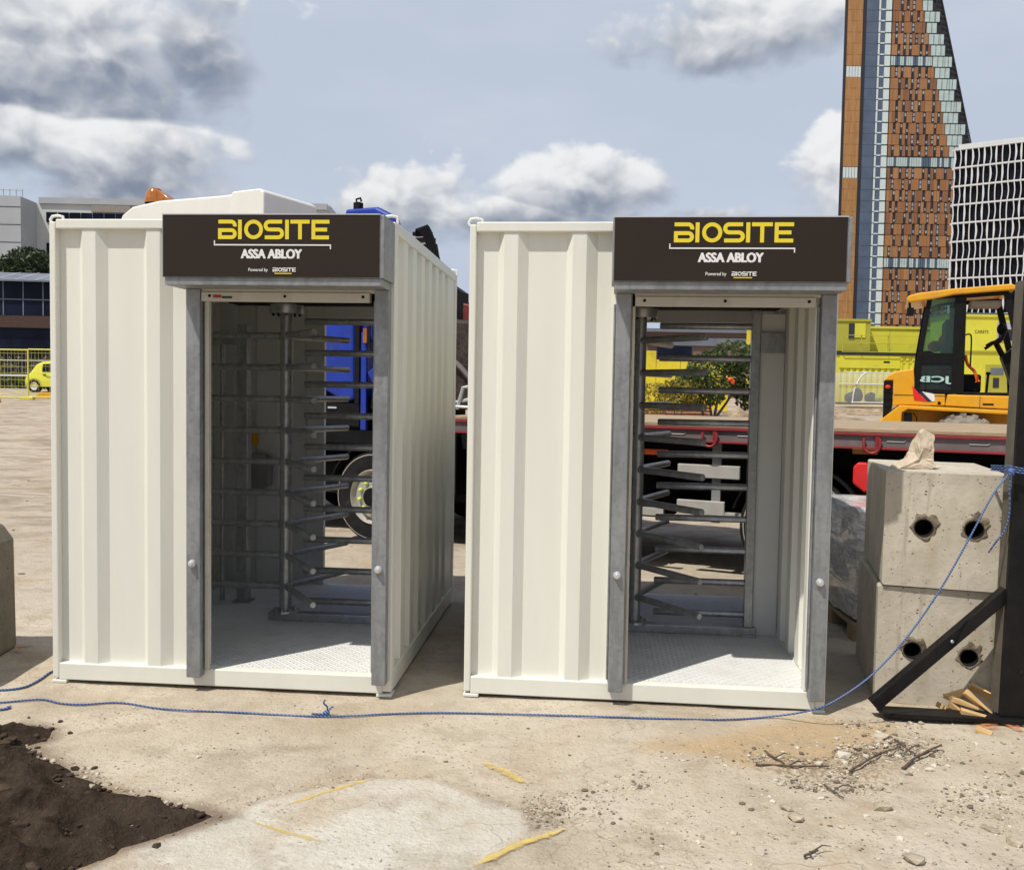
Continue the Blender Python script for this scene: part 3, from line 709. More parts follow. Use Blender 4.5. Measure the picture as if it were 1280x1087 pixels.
# ------------------------------------------------------------------ concrete blocks, post, brace, rope
def block_mesh(w, d, h, holes):
    mb = MB(); nx, nz = 30, 30
    f = []
    bm = bmesh.new()
    # front face with round openings: rectangle cells filled with rings
    segs = 28
    cells = []
    xs = [0] + [(holes[i][0] + holes[i + 1][0]) / 2 for i in range(len(holes) - 1)] + [w]
    for i, (hx, hz, hr) in enumerate(holes):
        x0, x1 = xs[i], xs[i + 1]; ring, rect = [], []
        for k in range(segs):
            a = 2 * math.pi * (k + .5) / segs; c, s_ = math.cos(a), math.sin(a)
            ring.append((hx + hr * c, 0, hz + hr * s_))
            t = min(((x1 - hx) / c if c > 1e-6 else (x0 - hx) / c if c < -1e-6 else 1e9), ((h - hz) / s_ if s_ > 1e-6 else -hz / s_ if s_ < -1e-6 else 1e9))
            rect.append((hx + t * c, 0, hz + t * s_))
        for k in range(segs):
            k2 = (k + 1) % segs; ps = [ring[k], ring[k2], rect[k2]]
            a, b_ = rect[k], rect[k2]
            cor = [p for p in ((x0, 0, 0), (x1, 0, 0), (x0, 0, h), (x1, 0, h)) if abs(a[0] - b_[0]) > 1e-6 and abs(a[2] - b_[2]) > 1e-6 and min(a[0], b_[0]) - 1e-6 <= p[0] <= max(a[0], b_[0]) + 1e-6 and min(a[2], b_[2]) - 1e-6 <= p[2] <= max(a[2], b_[2]) + 1e-6]
            if cor: ps.append(cor[0])
            ps.append(rect[k])
            mb.add(ps, [tuple(range(len(ps)))])
            mb.add([ring[k], ring[k2], (ring[k2][0], .22, ring[k2][2]), (ring[k][0], .22, ring[k][2])], [(0, 1, 2, 3)], 1)
        mb.add([(p[0], .22, p[2]) for p in ring], [tuple(range(segs))], 1)
    mb.add([(0, 0, 0), (w, 0, 0), (w, d, 0), (0, d, 0), (0, 0, h), (w, 0, h), (w, d, h), (0, d, h)], [(0, 3, 2, 1), (4, 5, 6, 7), (3, 7, 6, 2), (0, 4, 7, 3), (1, 2, 6, 5)])
    return mb
def make_block(loc, rz, w, d, h, holes, label, tilt=0):
    o = empty('concrete_block', loc, rz, label, 'concrete block', 'stacked concrete blocks'); o.rotation_euler.y = tilt
    mb = block_mesh(w, d, h, holes)
    b_ = mb.build('body', ['concrete', 'pipe'], o, weld=True)
    mo = b_.modifiers.new('bevel', 'BEVEL'); mo.width = .012; mo.segments = 3; mo.limit_method = 'ANGLE'; mo.angle_limit = R(60)
    for hx, hz, hr in holes:
        m2 = MB(); seg = 40; vs = []
        for k in range(seg):
            a = 2 * math.pi * k / seg; u = noise.noise(Vector((math.cos(a) * 1.7 + hx * 9, math.sin(a) * 1.7 + hz * 9, h * 4))); u2 = noise.noise(Vector((math.cos(a) * 5 + hx * 9, math.sin(a) * 5, 2)))
            ro_ = hr * (1.16 + max(0, .75 * u) + .45 * max(0, math.sin(a + .5)) ** 2 * (1 + u2) + .13 * u2); rm = (ro_ + hr) / 2
            vs += [(hx + hr * math.cos(a), -.0035, hz + hr * math.sin(a)), (hx + rm * math.cos(a), -.006 - .003 * u2, hz + rm * math.sin(a)), (hx + ro_ * math.cos(a), -.0015, hz + ro_ * math.sin(a))]
        fs = []
        for k in range(seg):
            k2 = (k + 1) % seg; fs += [(k * 3, k2 * 3, k2 * 3 + 1, k * 3 + 1), (k * 3 + 1, k2 * 3 + 1, k2 * 3 + 2, k * 3 + 2)]
        m2.add(vs, fs); m2.build('chipped_rim', 'spall', o)
        r_ = MB(); r_.revolve([(hr * 1.0, -.0055), (hr * .90, -.0055), (hr * .90, .2)], (hx, 0, hz), 'y', 28); r_.build('duct', 'pipe', o, smooth=40)
    return o
BR = R(-14.5)
make_block((2.035, 5.03, 0), BR, .60, .95, .645, [(.185, .30, .047), (.47, .285, .047)], 'bottom concrete block of the pair, behind the black brace')
make_block((2.045, 5.012, .655), BR - .015, .635, .96, .625, [(.20, .325, .050), (.45, .33, .050)], 'top concrete block of the pair with the broken stone lying on it', R(.3))
f = MB()
rn = random.Random(5)
sh = [(-.145, 0), (-.07, .055), (-.035, .10), (.0, .205), (.03, .222), (.075, .205), (.08, .10), (.085, .02), (.06, 0)]
secs = [(-.05, .55), (-.02, .95), (.02, 1.0), (.05, .6)]
vs = []
for yy, k in secs:
    for a, b_ in sh: vs.append((a * (.75 + .25 * k) + rn.uniform(-.008, .008), yy * 1.4 + rn.uniform(-.01, .01), max(0, b_ * k + (rn.uniform(-.01, .01) if b_ > 0 else 0))))
n = len(sh); fs = [(i * n + j, i * n + (j + 1) % n, (i + 1) * n + (j + 1) % n, (i + 1) * n + j) for i in range(3) for j in range(n)] + [tuple(range(n)), tuple(range(3 * n, 4 * n))]
f.add(vs, fs); bp_ = at(1146, 575, 5.24)
o = f.build('stone', 'lump'); o.location = (bp_.x, bp_.y, 1.281); tag(o, 'pale jagged broken stone standing on the concrete blocks', 'stone')
sm = o.modifiers.new('sub', 'SUBSURF'); sm.levels = 2; sm.render_levels = 2; sm.subdivision_type = 'SIMPLE'
tx_ = bpy.data.textures.new('chips', 'CLOUDS'); tx_.noise_scale = .05
dm = o.modifiers.new('disp', 'DISPLACE'); dm.texture = tx_; dm.strength = .03; dm.mid_level = .5

pr_ = empty('steel_post', (2.575, 4.69, 0), R(-4), 'tall black steel post at the right edge with blue rope tied round it', 'post')
pr_.rotation_euler.y = R(.9)
f = MB(); f.box(-.022, .30, 0, .028, .045, 2.3, 0); f.box(-.022, -.008, .029, .12, .045, 2.29, 1); f.build('upright', ['black', 'olive'], pr_, bevel=.003)
MB().box(-.62, .45, -.03, .09, .012, .036).build('base_plate', 'black', pr_, bevel=.003)
f = MB(); f.revolve([(.009, 0), (.009, -.004), (0, -.005)], (.07, 0, .28), 'y', 12); f.build('bolt', 'pipe', pr_)
f = MB(); a, b_ = Vector((-.655, .035, .055)), Vector((.02, .06, .70)); d = (b_ - a).normalized(); n_ = Vector((-d.z, 0, d.x))
f.add([tuple(p + n_ * s1 * .032 + Vector((0, s2 * .03, 0))) for p in (a, b_) for s1 in (-1, 1) for s2 in (-1, 1)], [(0, 1, 3, 2), (4, 6, 7, 5), (0, 4, 5, 1), (2, 3, 7, 6), (0, 2, 6, 4), (1, 5, 7, 3)])
br = f.build('brace', 'black', pr_, bevel=.004)
f = MB(); f.ball(tuple(a.lerp(b_, .56) + Vector((0, -.032, 0))), .009, .006, .009); f.build('bolt', 'silver', br)

def spline(pts, n=8):
    out = []; P = [Vector(p) for p in pts]
    for i in range(len(P) - 1):
        p0, p1, p2, p3 = P[max(0, i - 1)], P[i], P[i + 1], P[min(len(P) - 1, i + 2)]
        for k in range(n):
            t = k / n
            out.append(.5 * ((2 * p1) + (p2 - p0) * t + (2 * p0 - 5 * p1 + 4 * p2 - p3) * t * t + (3 * p1 - p0 - 3 * p2 + p3) * t ** 3))
    out.append(P[-1]); return out
def gl(px, py, dz=.008):
    p = gnd(px, py); return (p.x, p.y, hgt(p.x, p.y) + dz)
rp = [gl(-60, 880), gl(0, 880), gl(50, 876), (gl(75, 880)), gl(103, 882), gl(150, 879), gl(205, 887), gl(300, 892), gl(405, 896), gl(500, 894), gl(570, 893), gl(700, 897), gl(800, 899), gl(900, 900), gl(965, 899, .012)]
p5 = [tuple(at(x, y, Y)) for x, y, Y in ((1015, 887, 4.62), (1046, 874, 4.60), (1090, 843, 4.60), (1133, 797, 4.605), (1175, 737, 4.61), (1212, 672, 4.62), (1240, 620, 4.64), (1258, 596, 4.655), (1266, 588, 4.66))]
f = MB(); f.poly(spline(rp + p5), .0047, 6)
f.poly(spline([at(1264, 592, 4.655), at(1262, 612, 4.66), at(1262, 640, 4.68), at(1256, 662, 4.7), at(1243, 680, 4.72), at(1236, 690, 4.75)]), .0042, 6)
for dz in (-.012, .0, .012):
    c = at(1268, 588, 4.66); f.poly([(c.x - .03, c.y - .004, c.z + dz + .012), (c.x + .03, c.y - .01, c.z + dz), (c.x + .34, c.y - .045, c.z + dz + .02)] , .0042, 6)
    f.poly([(c.x - .03, c.y + .003, c.z + dz + .012), (c.x - .036, c.y + .05, c.z + dz + .006), (c.x - .034, c.y + .16, c.z + dz)], .0042, 6)
f.ball(tuple(at(1264, 590, 4.65)), .018, .015, .022)
k = Vector(gl(408, 893)); f.ball((k.x, k.y, k.z + .006), .018, .016, .014)
f.poly(spline([k, k + Vector((.005, 0, .035)), k + Vector((-.012, -.01, .06)), k + Vector((-.005, -.012, .078))]), .0045, 6); f.poly(spline([k, k + Vector((.02, 0, .03)), k + Vector((.035, 0, .04))]), .0045, 6); f.poly(spline([k, k + Vector((-.04, 0, .0)), k + Vector((-.075, -.01, .004))]), .0045, 6)
tag(f.build('rope', 'rope', smooth=60), 'long blue rope along the ground in front of both containers, tied to the post', 'rope')
f = MB(); f.poly(spline([gl(-40, 862), gl(0, 864), gl(30, 860), gl(50, 850), gl(66, 840), gl(90, 838)]), .006, 6)
tag(f.build('rope', 'rope', smooth=60), 'short blue rope in the shade between grey barrier and container', 'rope')
f = MB(); f.poly(spline([gl(-40, 892), gl(-10, 890), gl(8, 888), gl(13, 885)]), .006, 6); f.ball(gl(10, 887), .012, .012, .009)
tag(f.build('rope', 'rope', smooth=60), 'cut blue rope end beside the dark earth', 'rope')

# wooden wedges
def wedge(px, py, z, L, w, h, rot, label):
    p = gnd(px, py, z); mb = MB()
    pts = [(-L / 2, 0), (L / 2, 0), (L / 2, h * .25), (-L / 2, h)]
    mb.prism(pts, -w / 2, w / 2)
    o = mb.build('wood_wedge', 'newwood', bevel=.0015); o.location = (p.x, p.y, z + hgt(p.x, p.y)); o.rotation_euler = rot
    tag(o, label, 'wood wedge', 'new timber wedges beside the black post')
for a in ((1196, 868, .095, .15, .05, .022, (.1, -.2, R(25)), 'long timber wedge at the top left of the pile'), (1225, 866, .10, .12, .09, .02, (-.75, .35, R(-25)), 'broad flat timber wedge leaning at the top right of the pile'),
          (1222, 880, .07, .17, .035, .03, (-.5, .62, R(-18)), 'timber wedge sloping steeply down across the right of the pile'), (1180, 885, .03, .07, .06, .03, (.25, .15, R(30)), 'short chunky timber wedge at the left end of the pile'),
          (1197, 886, .035, .10, .055, .032, (.2, .45, R(-30)), 'square ended timber wedge low in the middle of the pile'), (1205, 880, .065, .14, .04, .03, (0, .2, R(-18)), 'timber wedge lying across the middle of the pile'),
          (1220, 895, .03, .15, .035, .03, (.1, .08, R(-14)), 'thin timber wedge on the base plate at the foot of the pile'), (1230, 915, .0, .075, .055, .02, (0, .0, R(-35)), 'stray timber wedge on open ground in front of the base plate'), (1205, 876, .03, .16, .06, .04, (0, 0, R(10)), 'timber wedge buried under the others in the pile')):
    wedge(*a)

def twig(pts, r, label):
    P = [gl(x, y, .012 + dz) for x, y, dz in pts]; f = MB(); S = spline(P, 6)
    S = [p + Vector((random.uniform(-.003, .003), random.uniform(-.003, .003), random.uniform(-.002, .002))) for p in S]
    f.poly(S, [.78 * r * (1 - .5 * i / len(S)) for i in range(len(S))], 7)
    if len(S) > 8:
        q = S[len(S) // 2]; f.poly([q, q + Vector((.05, .03, .012)), q + Vector((.085, .035, .006))], [r * .5, r * .4, r * .2], 5)
    tag(f.build('stick', 'twig', smooth=60), label, 'stick', 'dry sticks on the gravel')
twig([(1128, 963, 0), (1150, 950, .01), (1176, 938, .015)], .010, 'thickest dry stick, rightmost, lying diagonally on the gravel')
twig([(1062, 966, 0), (1090, 952, .01), (1125, 940, .02)], .008, 'curved dry stick rising towards the black post')
twig([(1118, 932, .02), (1135, 942, .01), (1148, 950, 0)], .008, 'short dry stick crossing the tops of two others')
twig([(945, 958, 0), (985, 960, .004), (1036, 960, 0)], .008, 'long straight dry stick lying level on ochre ground')
twig([(956, 942, .01), (968, 950, .005), (980, 955, 0)], .007, 'short dry stick sloping down on the left of the debris')
twig([(1030, 984, 0), (1042, 992, .003), (1054, 1000, 0)], .006, 'thin reddish stick on ground below the debris')
twig([(1006, 1076, 0), (1014, 1072, .004), (1022, 1068, 0)], .007, 'small rusty stick near the bottom edge of the ground')

# grey barrier at the left edge
o = empty('concrete_barrier', (-3.77, 4.72, 0), R(3), 'weathered grey concrete barrier at the left edge of the picture', 'barrier')
f = MB(); f.prism([(-.02, 0), (.70, 0), (.69, .70), (.62, .80), (.08, .80), (0, .72)], 0, 1.03); f.build('body', 'concretegrey', o, bevel=.03, segs=3)

# wrapped pallet
o = empty('wrapped_pallet', (2.36, 6.24, 0), R(-3), 'plastic wrapped load on a wooden pallet behind the concrete blocks', 'pallet')
f = MB(); nx_, ny_, nz_ = 10, 12, 10
bm = bmesh.new(); bmesh.ops.create_cube(bm, size=1); bmesh.ops.subdivide_edges(bm, edges=bm.edges, cuts=9, use_grid_fill=True)
bm.verts.ensure_lookup_table(); bm.verts.index_update()
vs = []
for v in bm.verts:
    q = v.co; r = Vector((q.x, q.y, 0)); k = 1 + .05 * noise.noise(q * 3.1) + .03 * noise.noise(q * 9); sh = 1 - .16 * max(0, q.z) ** 1.5
    vs.append((.44 + q.x * .86 * k * sh, .58 + q.y * 1.12 * k * sh, .52 + q.z * .74 + .04 * noise.noise(q * 4)))
f.add(vs, [tuple(x.index for x in q.verts) for q in bm.faces]); bm.free()
f.build('load', 'wrap', o, smooth=35)
f = MB()
for yy in (0, .5, 1.0): f.box(0, .95, yy, yy + .12, 0, .1)
for xx in np.arange(0, .95, .16): f.box(xx, xx + .12, 0, 1.12, .101, .125)
f.build('pallet', 'deckwood', o)

# ------------------------------------------------------------------ lorry
TR = empty('flatbed_lorry', (-1.667, 9.977, 0), math.atan2(-.424, .9057), 'blue crane lorry with white cab roof and red railed wooden flatbed behind the containers', 'lorry')
f = MB(); f.prism([(-3.86, .55), (-3.86, 1.6), (-3.72, 2.4), (-3.60, 3.2), (-1.62, 3.2), (-1.62, .75), (-2.4, .75), (-2.7, .55)], .06, 2.44); cab = f.build('cab', 'blue', TR, bevel=.06, segs=3)
f = MB(); f.prism([(-3.90, 3.2), (-3.91, 3.70), (-3.83, 3.83), (-3.66, 3.92), (-3.2, 3.965), (-2.2, 3.955), (-2.0, 3.96), (-1.60, 3.965), (-1.56, 3.93), (-1.58, 3.2)], .28, 1.25); f.build('roof_fairing', 'truckwhite', cab, bevel=.12, segs=4, smooth=50)
f = MB(); f.prism([(-2.03, 3.22), (-2.03, 3.955), (-2.0, 3.985), (-1.60, 3.99), (-1.53, 3.95), (-1.53, 3.22)], .26, 1.27); f.build('roof_rib', 'truckwhite', cab, bevel=.05, segs=3, smooth=50)
f = MB(); f.prism([(-3.3, 1.75), (-3.22, 2.75), (-2.4, 2.75), (-2.3, 1.75)], .035, .0595); f.build('side_window', 'navyglass', cab)
f = MB(); f.box(-3.25, -2.2, .04, .0595, .75, 1.7); f.build('door', 'blue', cab, bevel=.01)
f = MB(); f.tube((-3.62, .62, 3.9), (-3.62, .62, 4.02), .12, 14); bc = f.build('beacon_base', 'dark', TR)
f = MB(); f.revolve([(.0, .20), (.07, .19), (.115, .13), (.125, .05), (.13, 0)], (-3.62, .62, 4.02), 'z', 20); f.prism([(-3.55, 4.03), (-3.55, 4.19), (-3.42, 4.12), (-3.30, 4.04)], .56, .68); f.build('beacon_lens', 'amber', bc, smooth=40, bevel=.01)
f = MB(); f.box(-3.9, 10.6, .75, .95, .70, 1.05); f.box(-3.9, 10.6, 1.6, 1.8, .70, 1.05); f.box(-1.5, 10.4, .3, 2.3, 1.05, 1.20); f.box(-1.5, 3.3, .5, 2.2, .45, .8); f.box(6.2, 10, .6, 2.1, .5, .75); f.build('chassis', 'dark', TR)
dk = MB().box(1.12, 10.6, -.02, 2.52, 1.372, 1.412).build('deck', 'deckwood', TR, bevel=.008)
f = MB(); f.box(1.12, 10.6, -.045, .02, 1.235, 1.255); f.box(1.12, 10.6, -.045, .02, 1.350, 1.3715)
for xx in np.arange(1.12, 10.6, 1.37): f.box(xx, xx + .035, -.04, .015, 1.2555, 1.3495)
f.build('side_rail', 'red', TR, bevel=.003)
f = MB(); f.box(1.16, 10.55, -.022, .01, 1.256, 1.3493)
f.build('rail_web', 'rail', TR)
for xx in (2.46, 3.836, 5.206, 6.58, 7.95, 9.3):
    f = MB(); f.poly(spline([(xx - .062, -.05, 1.33), (xx - .064, -.06, 1.27), (xx - .045, -.06, 1.222), (xx, -.06, 1.205), (xx + .045, -.06, 1.222), (xx + .064, -.06, 1.27), (xx + .062, -.05, 1.33)], 4), .012, 8); f.build('lashing_ring', 'red', TR, smooth=60)
for xx in np.arange(1.6, 10.4, .62):
    f = MB(); f.poly([(xx, -.0235, 1.305), (xx + .13, -.0235, 1.305), (xx + .15, -.0235, 1.315)], .006, 5); f.build('rope_hook', 'greybar', TR)
f = MB(); f.box(5.05, 5.25, 0, .05, 1.19, 1.23); f.build('side_marker', 'amber', TR)
f = MB(); f.box(3.2, 3.42, .05, .1, 1.10, 1.15); f.build('side_marker', 'orange', TR)
f = MB(); f.prism([(5.06, .94), (5.06, 1.08), (5.10, 1.12), (5.24, 1.12), (5.24, .92), (5.16, .86), (5.08, .92)], -.01, .16); f.build('extinguisher_box', 'redlight', TR, bevel=.015)
for z0, z1, x0, x1 in ((.91, 1.03, 3.53, 4.10), (.57, .70, 3.53, 3.97)):
    MB().box(x0, x1, .02, .06, z0, z1).build('side_guard', 'guardgrey', TR, bevel=.006)
MB().box(3.84, 3.92, .065, .1, .5, 1.234).build('guard_bracket', 'greybar', TR)
MB().box(3.97, 4.12, .03, .09, .57, .60).build('guard_step', 'guardgrey', TR)
MB().box(1.3, 3.9, 1.75, 2.4, .38, 1.2).build('air_tank', 'dark', TR, bevel=.05)
MB().box(-1.4, 1.2, 1.9, 2.15, .40, 1.2).build('battery_box', 'dark', TR, bevel=.03)
MB().box(5.2, 10, 1.0, 1.5, .40, 1.2).build('axle_beam', 'dark', TR)
MB().box(1.3, 3.2, .05, .5, .50, 1.0).build('fuel_tank', 'dark', TR, bevel=.05)
MB().box(1.9, 3.4, .03, .07, .53, .60).build('side_guard', 'guardgrey', TR)
MB().box(.62, 1.1, .2, 2.3, .55, 1.2).build('stabiliser', 'dark', TR)
def lorry_wheel(x, y0, y1, front, name='wheel'):
    s_ = -1 if y1 > y0 else 1
    c = (x, y0, .505); w = abs(y1 - y0)
    f = MB(); k = 1 if y1 > y0 else -1
    f.revolve([(.30, 0), (.34, -.004 * k), (.40, -.01 * k), (.47, -.003 * k), (.495, .03 * k), (.50, .08 * k), (.50, k * (w - .05)), (.47, k * w), (.3, k * w)], c, 'y', 44); ty = f.build(name, 'rubber', TR, smooth=35)
    f = MB(); f.revolve([(.452, -.0085 * k), (.462, -.0065 * k)], c, 'y', 44); f.build('wall_line', 'rim', ty)
    f = MB()
    if front: f.revolve([(.30, -.001 * k), (.285, -.012 * k), (.27, .02 * k), (.25, .04 * k), (.22, .0), (.12, -.005 * k), (.11, -.04 * k), (.0, -.06 * k)], c, 'y', 40)
    else: f.revolve([(.30, 0), (.285, .0), (.27, .10 * k), (.15, .16 * k), (.1, .02 * k), (0, .01 * k)], c, 'y', 40)
    r_ = f.build('rim', 'wheelgrey' if front else 'dark', ty, smooth=35)
    if front:
        f = MB(); f.revolve([(.30, -.002 * k), (.292, -.014 * k), (.284, -.008 * k)], c, 'y', 40); f.build('rim_edge', 'rim', ty)
        f = MB(); f.revolve([(.11, -.008 * k), (.10, -.05 * k), (0, -.06 * k)], c, 'y', 24); f.build('hub', 'dark', ty, smooth=40)
        for j in range(10):
            a = 2 * math.pi * (j + .3) / 10
            f = MB(); f.ball((x + .165 * math.cos(a), y0 - .02 * k, .505 + .165 * math.sin(a)), .024, .03, .024, 8, 5); f.build('nut_cover', 'lime', ty, smooth=60)
for x in (-1.8, .2): lorry_wheel(x, 0, .3, True); lorry_wheel(x, 2.5, 2.2, True)
for x in (4.606, 6.0): lorry_wheel(x, 0, .56, False); lorry_wheel(x, 2.5, 1.94, False)
for x in (-1.8, .2, 4.606, 6.0):
    f = MB(); f.revolve([(.56, -.02), (.56, .45), (.575, .45), (.575, -.02), (.56, -.02)], (x, 0, .505), 'y', 20, 0, R(15), R(165)); f.build('mudguard', 'dark', TR)
# crane behind the cab
cr_ = MB().box(-.55, .42, .9, 1.7, 1.1, 1.75).build('crane_base', 'dark', TR, bevel=.03)
f = MB(); f.prism([(-.72, 1.65), (-.72, 2.55), (-.30, 2.62), (-.28, 1.55), (-.4, 1.5)], .32, .9); f.build('crane_cover', 'blue', cr_, bevel=.04, segs=3)
f = MB(); f.box(-.19, -.11, .3, .36, 1.2, 2.3); f.prism([(-.1, 1.85), (.35, 2.2), (.35, 1.45), (.1, 1.5)], .3, .5); f.box(-1.15, -.8, .3, 1.4, 1.3, 2.35); f.build('crane_leg', 'blue', cr_, bevel=.015)
f = MB()
for i in range(4): f.poly(spline([(-.05 + .06 * i, .27 - .02 * i, 2.5), (-.02 + .07 * i, .22, 2.2 - .05 * i), (.05 + .05 * i, .24, 1.9), (.0 + .08 * i, .26, 1.45)], 5), .018, 6)
f.box(-.26, -.2, .29, .33, 1.5, 2.5); f.box(.1, .4, .3, .6, 1.3, 1.6); f.box(-.7, -.2, .3, .7, 1.25, 1.5); f.build('hose', 'blackp', cr_)
MB().box(-.14, -.09, .275, .2995, 2.18, 2.34).build('marker_lamp', 'amber', cr_)
MB().box(-.62, -.5, .285, .2995, 1.44, 1.46).build('latch', 'silver', cr_)
f = MB(); f.prism([(-.55, 3.1), (-.52, 3.71), (-.1, 3.71), (.12, 3.60), (.22, 3.3), (.1, 2.2), (-.4, 2.2)], .45, .60); f.build('crane_column', 'blue', cr_, bevel=.03)
f = MB(); f.box(-.44, -.36, .5, .58, 3.705, 3.79); f.poly([(-.42, .54, 3.79), (-.43, .54, 3.83), (-.37, .54, 3.84), (-.36, .54, 3.80)], .012, 6); f.build('crane_hook', 'dark', cr_)
f = MB()
for i in range(9): f.box(.41 - .03 * (i % 3 == 0), .58 + .014 * i + .025 * (i % 2), .45 - .02 * (i % 2), .55, 3.36 - .07 * i, 3.402 - .07 * i)
f.prism([(.50, 2.8), (.52, 3.30), (.60, 3.28), (.64, 3.08), (.84, 2.82), (1.0, 2.72), (1.0, 2.4), (.4, 2.4)], .5, .62)
for i in range(5): f.poly(spline([(.42 + .03 * i, .47, 3.36), (.46 + .03 * i, .42, 3.42 + .008 * i), (.56 + .025 * i, .43, 3.3), (.66 + .03 * i, .44, 2.9)], 5), .015, 6)
f.build('hose_bundle', 'blackp', cr_)
f = MB(); f.prism([(.30, 2.9), (.90, 2.64), (1.35, 2.52), (1.35, 2.25), (.30, 2.35)], .5, .95); f.box(.85, .90, .46, .5, 2.3, 2.6); f.build('crane_boom', mat('boom_red', (.16, .02, .015), .4, var=.2), cr_, bevel=.015)
f = MB(); f.prism([(.55, 1.46), (.5, 2.2), (.8, 2.45), (1.3, 2.40), (1.42, 1.46)], .42, 1.6); gb = f.build('clamshell_grab', mat('grab_dark', (.035, .022, .018), .75, var=.5, scale=14, bump=.6, bscale=22), cr_, bevel=.04)
f = MB(); f.poly(spline([(.6, .40, 2.4), (.8, .38, 2.05), (1.0, .38, 1.95), (1.25, .38, 1.7)], 6), .03, 7); f.build('hydraulic_hose', 'rail', cr_)
f = MB(); f.poly([(.95, .35, 1.53), (1.3, .30, 1.60)], .02, 6); f.poly([(.9, .3, 1.50), (1.35, .28, 1.49)], .018, 6); f.poly([(1.05, .3, 1.47), (1.12, .3, 1.70), (1.18, .3, 1.71)], .02, 6); f.build('lashing_bar', 'silver', cr_)
f = MB(); f.poly([(1.2, .8, 2.3), (1.5, .8, 2.75), (1.9, .8, 3.1)], .015, 6); f.poly([(1.1, .9, 2.45), (1.6, .9, 2.95)], .012, 6); f.build('crane_wire', 'greybar', cr_)

# ------------------------------------------------------------------ dumper
JZ = hgt(7.6, 16)
J = empty('site_dumper', (0, 15.6, 0), 0, 'yellow site machine with black glazed cab behind the flatbed', 'dumper')
f = MB(); f.prism([(6.60, 3.33), (6.64, 3.40), (6.80, 3.44), (7.35, 3.50), (8.33, 3.56), (8.40, 3.53), (8.40, 3.46), (7.4, 3.40), (7.1, 3.34), (6.65, 3.28)], -.08, 1.5); f.build('cab_roof', 'jy', J, bevel=.025, segs=3)
def bar2(mb, p, q, w, y0, y1, mi=0): mb.ribbon([p, q], w, y0, y1, mi)
def cabframe(y0, y1):
    f = MB()
    bar2(f, (6.83, 1.74), (6.88, 2.44), .09, y0, y1); bar2(f, (6.88, 2.44), (7.01, 3.40), .085, y0, y1); bar2(f, (6.97, 3.37), (7.58, 3.405), .075, y0, y1)
    f.prism([(7.42, 1.74), (7.43, 3.39), (7.62, 3.41), (7.63, 1.74)], y0, y1)
    f.prism([(6.83, 1.735), (6.85, 1.82), (7.44, 1.82), (7.44, 1.735)], y0 + .002, y1 - .002); f.prism([(6.9, 2.24), (6.91, 2.46), (7.03, 2.47), (7.12, 2.43), (7.43, 2.43), (7.43, 2.24)], y0 + .003, y1 - .003)
    bar2(f, (8.27, 3.42), (8.50, 2.55), .11, y0, y1); bar2(f, (8.50, 2.55), (8.56, 1.73), .10, y0, y1); bar2(f, (7.6, 3.40), (8.3, 3.44), .10, y0, y1); bar2(f, (7.62, 1.745), (8.58, 1.745), .05, y0, y1)
    return f
cf = cabframe(0, .07).build('cab_frame', 'blackp', J, bevel=.008)
cabframe(1.35, 1.42).build('cab_frame', 'blackp', J)
f = MB(); f.box(7.3, 7.42, .1, 1.35, 1.8, 3.0); f.box(6.85, 8.55, .08, 1.35, 1.70, 1.735); f.build('cab_floor', 'blackp', J)
f = MB(); f.prism([(6.92, 2.44), (7.04, 3.36), (7.43, 3.37), (7.43, 2.42)], .03, .04); f.build('door_glass', 'tint', J)
f = MB(); f.prism([(6.88, 1.82), (6.91, 2.24), (7.42, 2.24), (7.42, 1.82)], .02, .03); lp = f.build('lower_glass', 'darkpane', J)
text_mesh('JCB', .135, 'mintvinyl', 'lettering', J, 6.89, .0, 1.90, .53, bold=.03, mirror=True, ext=.003)
MB().box(7.69, 8.2, .1, .5, 3.2, 3.31).build('sun_visor', 'beige', J, bevel=.02)
f = MB(); f.poly(spline([(7.60, -.02, 2.72), (7.68, -.03, 2.74), (7.72, -.03, 2.66), (7.72, -.03, 2.2)], 5), .014, 7); f.build('grab_handle', 'blackp', J)
f = MB(); f.box(7.5, 7.95, .4, .95, 1.76, 2.08); f.prism([(7.50, 2.08), (7.30, 2.75), (7.22, 2.75), (7.32, 2.0)], .42, .92); f.build('seat', 'blackp', J, bevel=.04)
f = MB(); f.poly(spline([(7.66, .3, 2.40), (7.70, .28, 2.25), (7.82, .28, 2.12), (7.88, .28, 1.95)], 6), [.03] * 18 + [.05], 6); f.build('seat_belt', 'orange', J)
f = MB(); f.prism([(8.52, 1.76), (8.28, 2.38), (8.42, 2.5), (8.58, 2.3), (8.6, 1.76)], .5, .85); f.poly([(8.32, .68, 2.4), (8.20, .68, 2.62)], .05, 8); f.poly(spline([(8.02, .5, 2.56), (8.12, .5, 2.62), (8.25, .5, 2.66), (8.34, .5, 2.86)], 5), .035, 7); f.ball((8.28, .6, 2.86), .09, .08, .11, 8, 6); f.poly([(8.0, .55, 2.52), (8.33, .55, 2.76)], .03, 6); f.poly([(8.06, .6, 1.76), (8.08, .6, 2.08)], .025, 6); f.ball((8.08, .6, 2.10), .045, .045, .03, 8, 5); f.build('steering_column', 'blackp', J)
f = MB(); f.prism([(8.30, 3.42), (8.52, 3.44), (8.62, 3.2), (8.55, 3.08), (8.40, 3.2)], .2, .5); f.poly([(8.4, .3, 3.4), (8.5, .2, 3.0), (8.52, .2, 2.7)], .02, 6); f.build('wing_mirror', 'blackp', J, bevel=.02)
f = MB(); f.poly([(6.66, .0, 3.30), (6.68, .0, 3.12)], .025, 6); f.box(6.62, 6.74, -.02, .06, 3.06, 3.2); f.build('work_lamp', 'blackp', J)
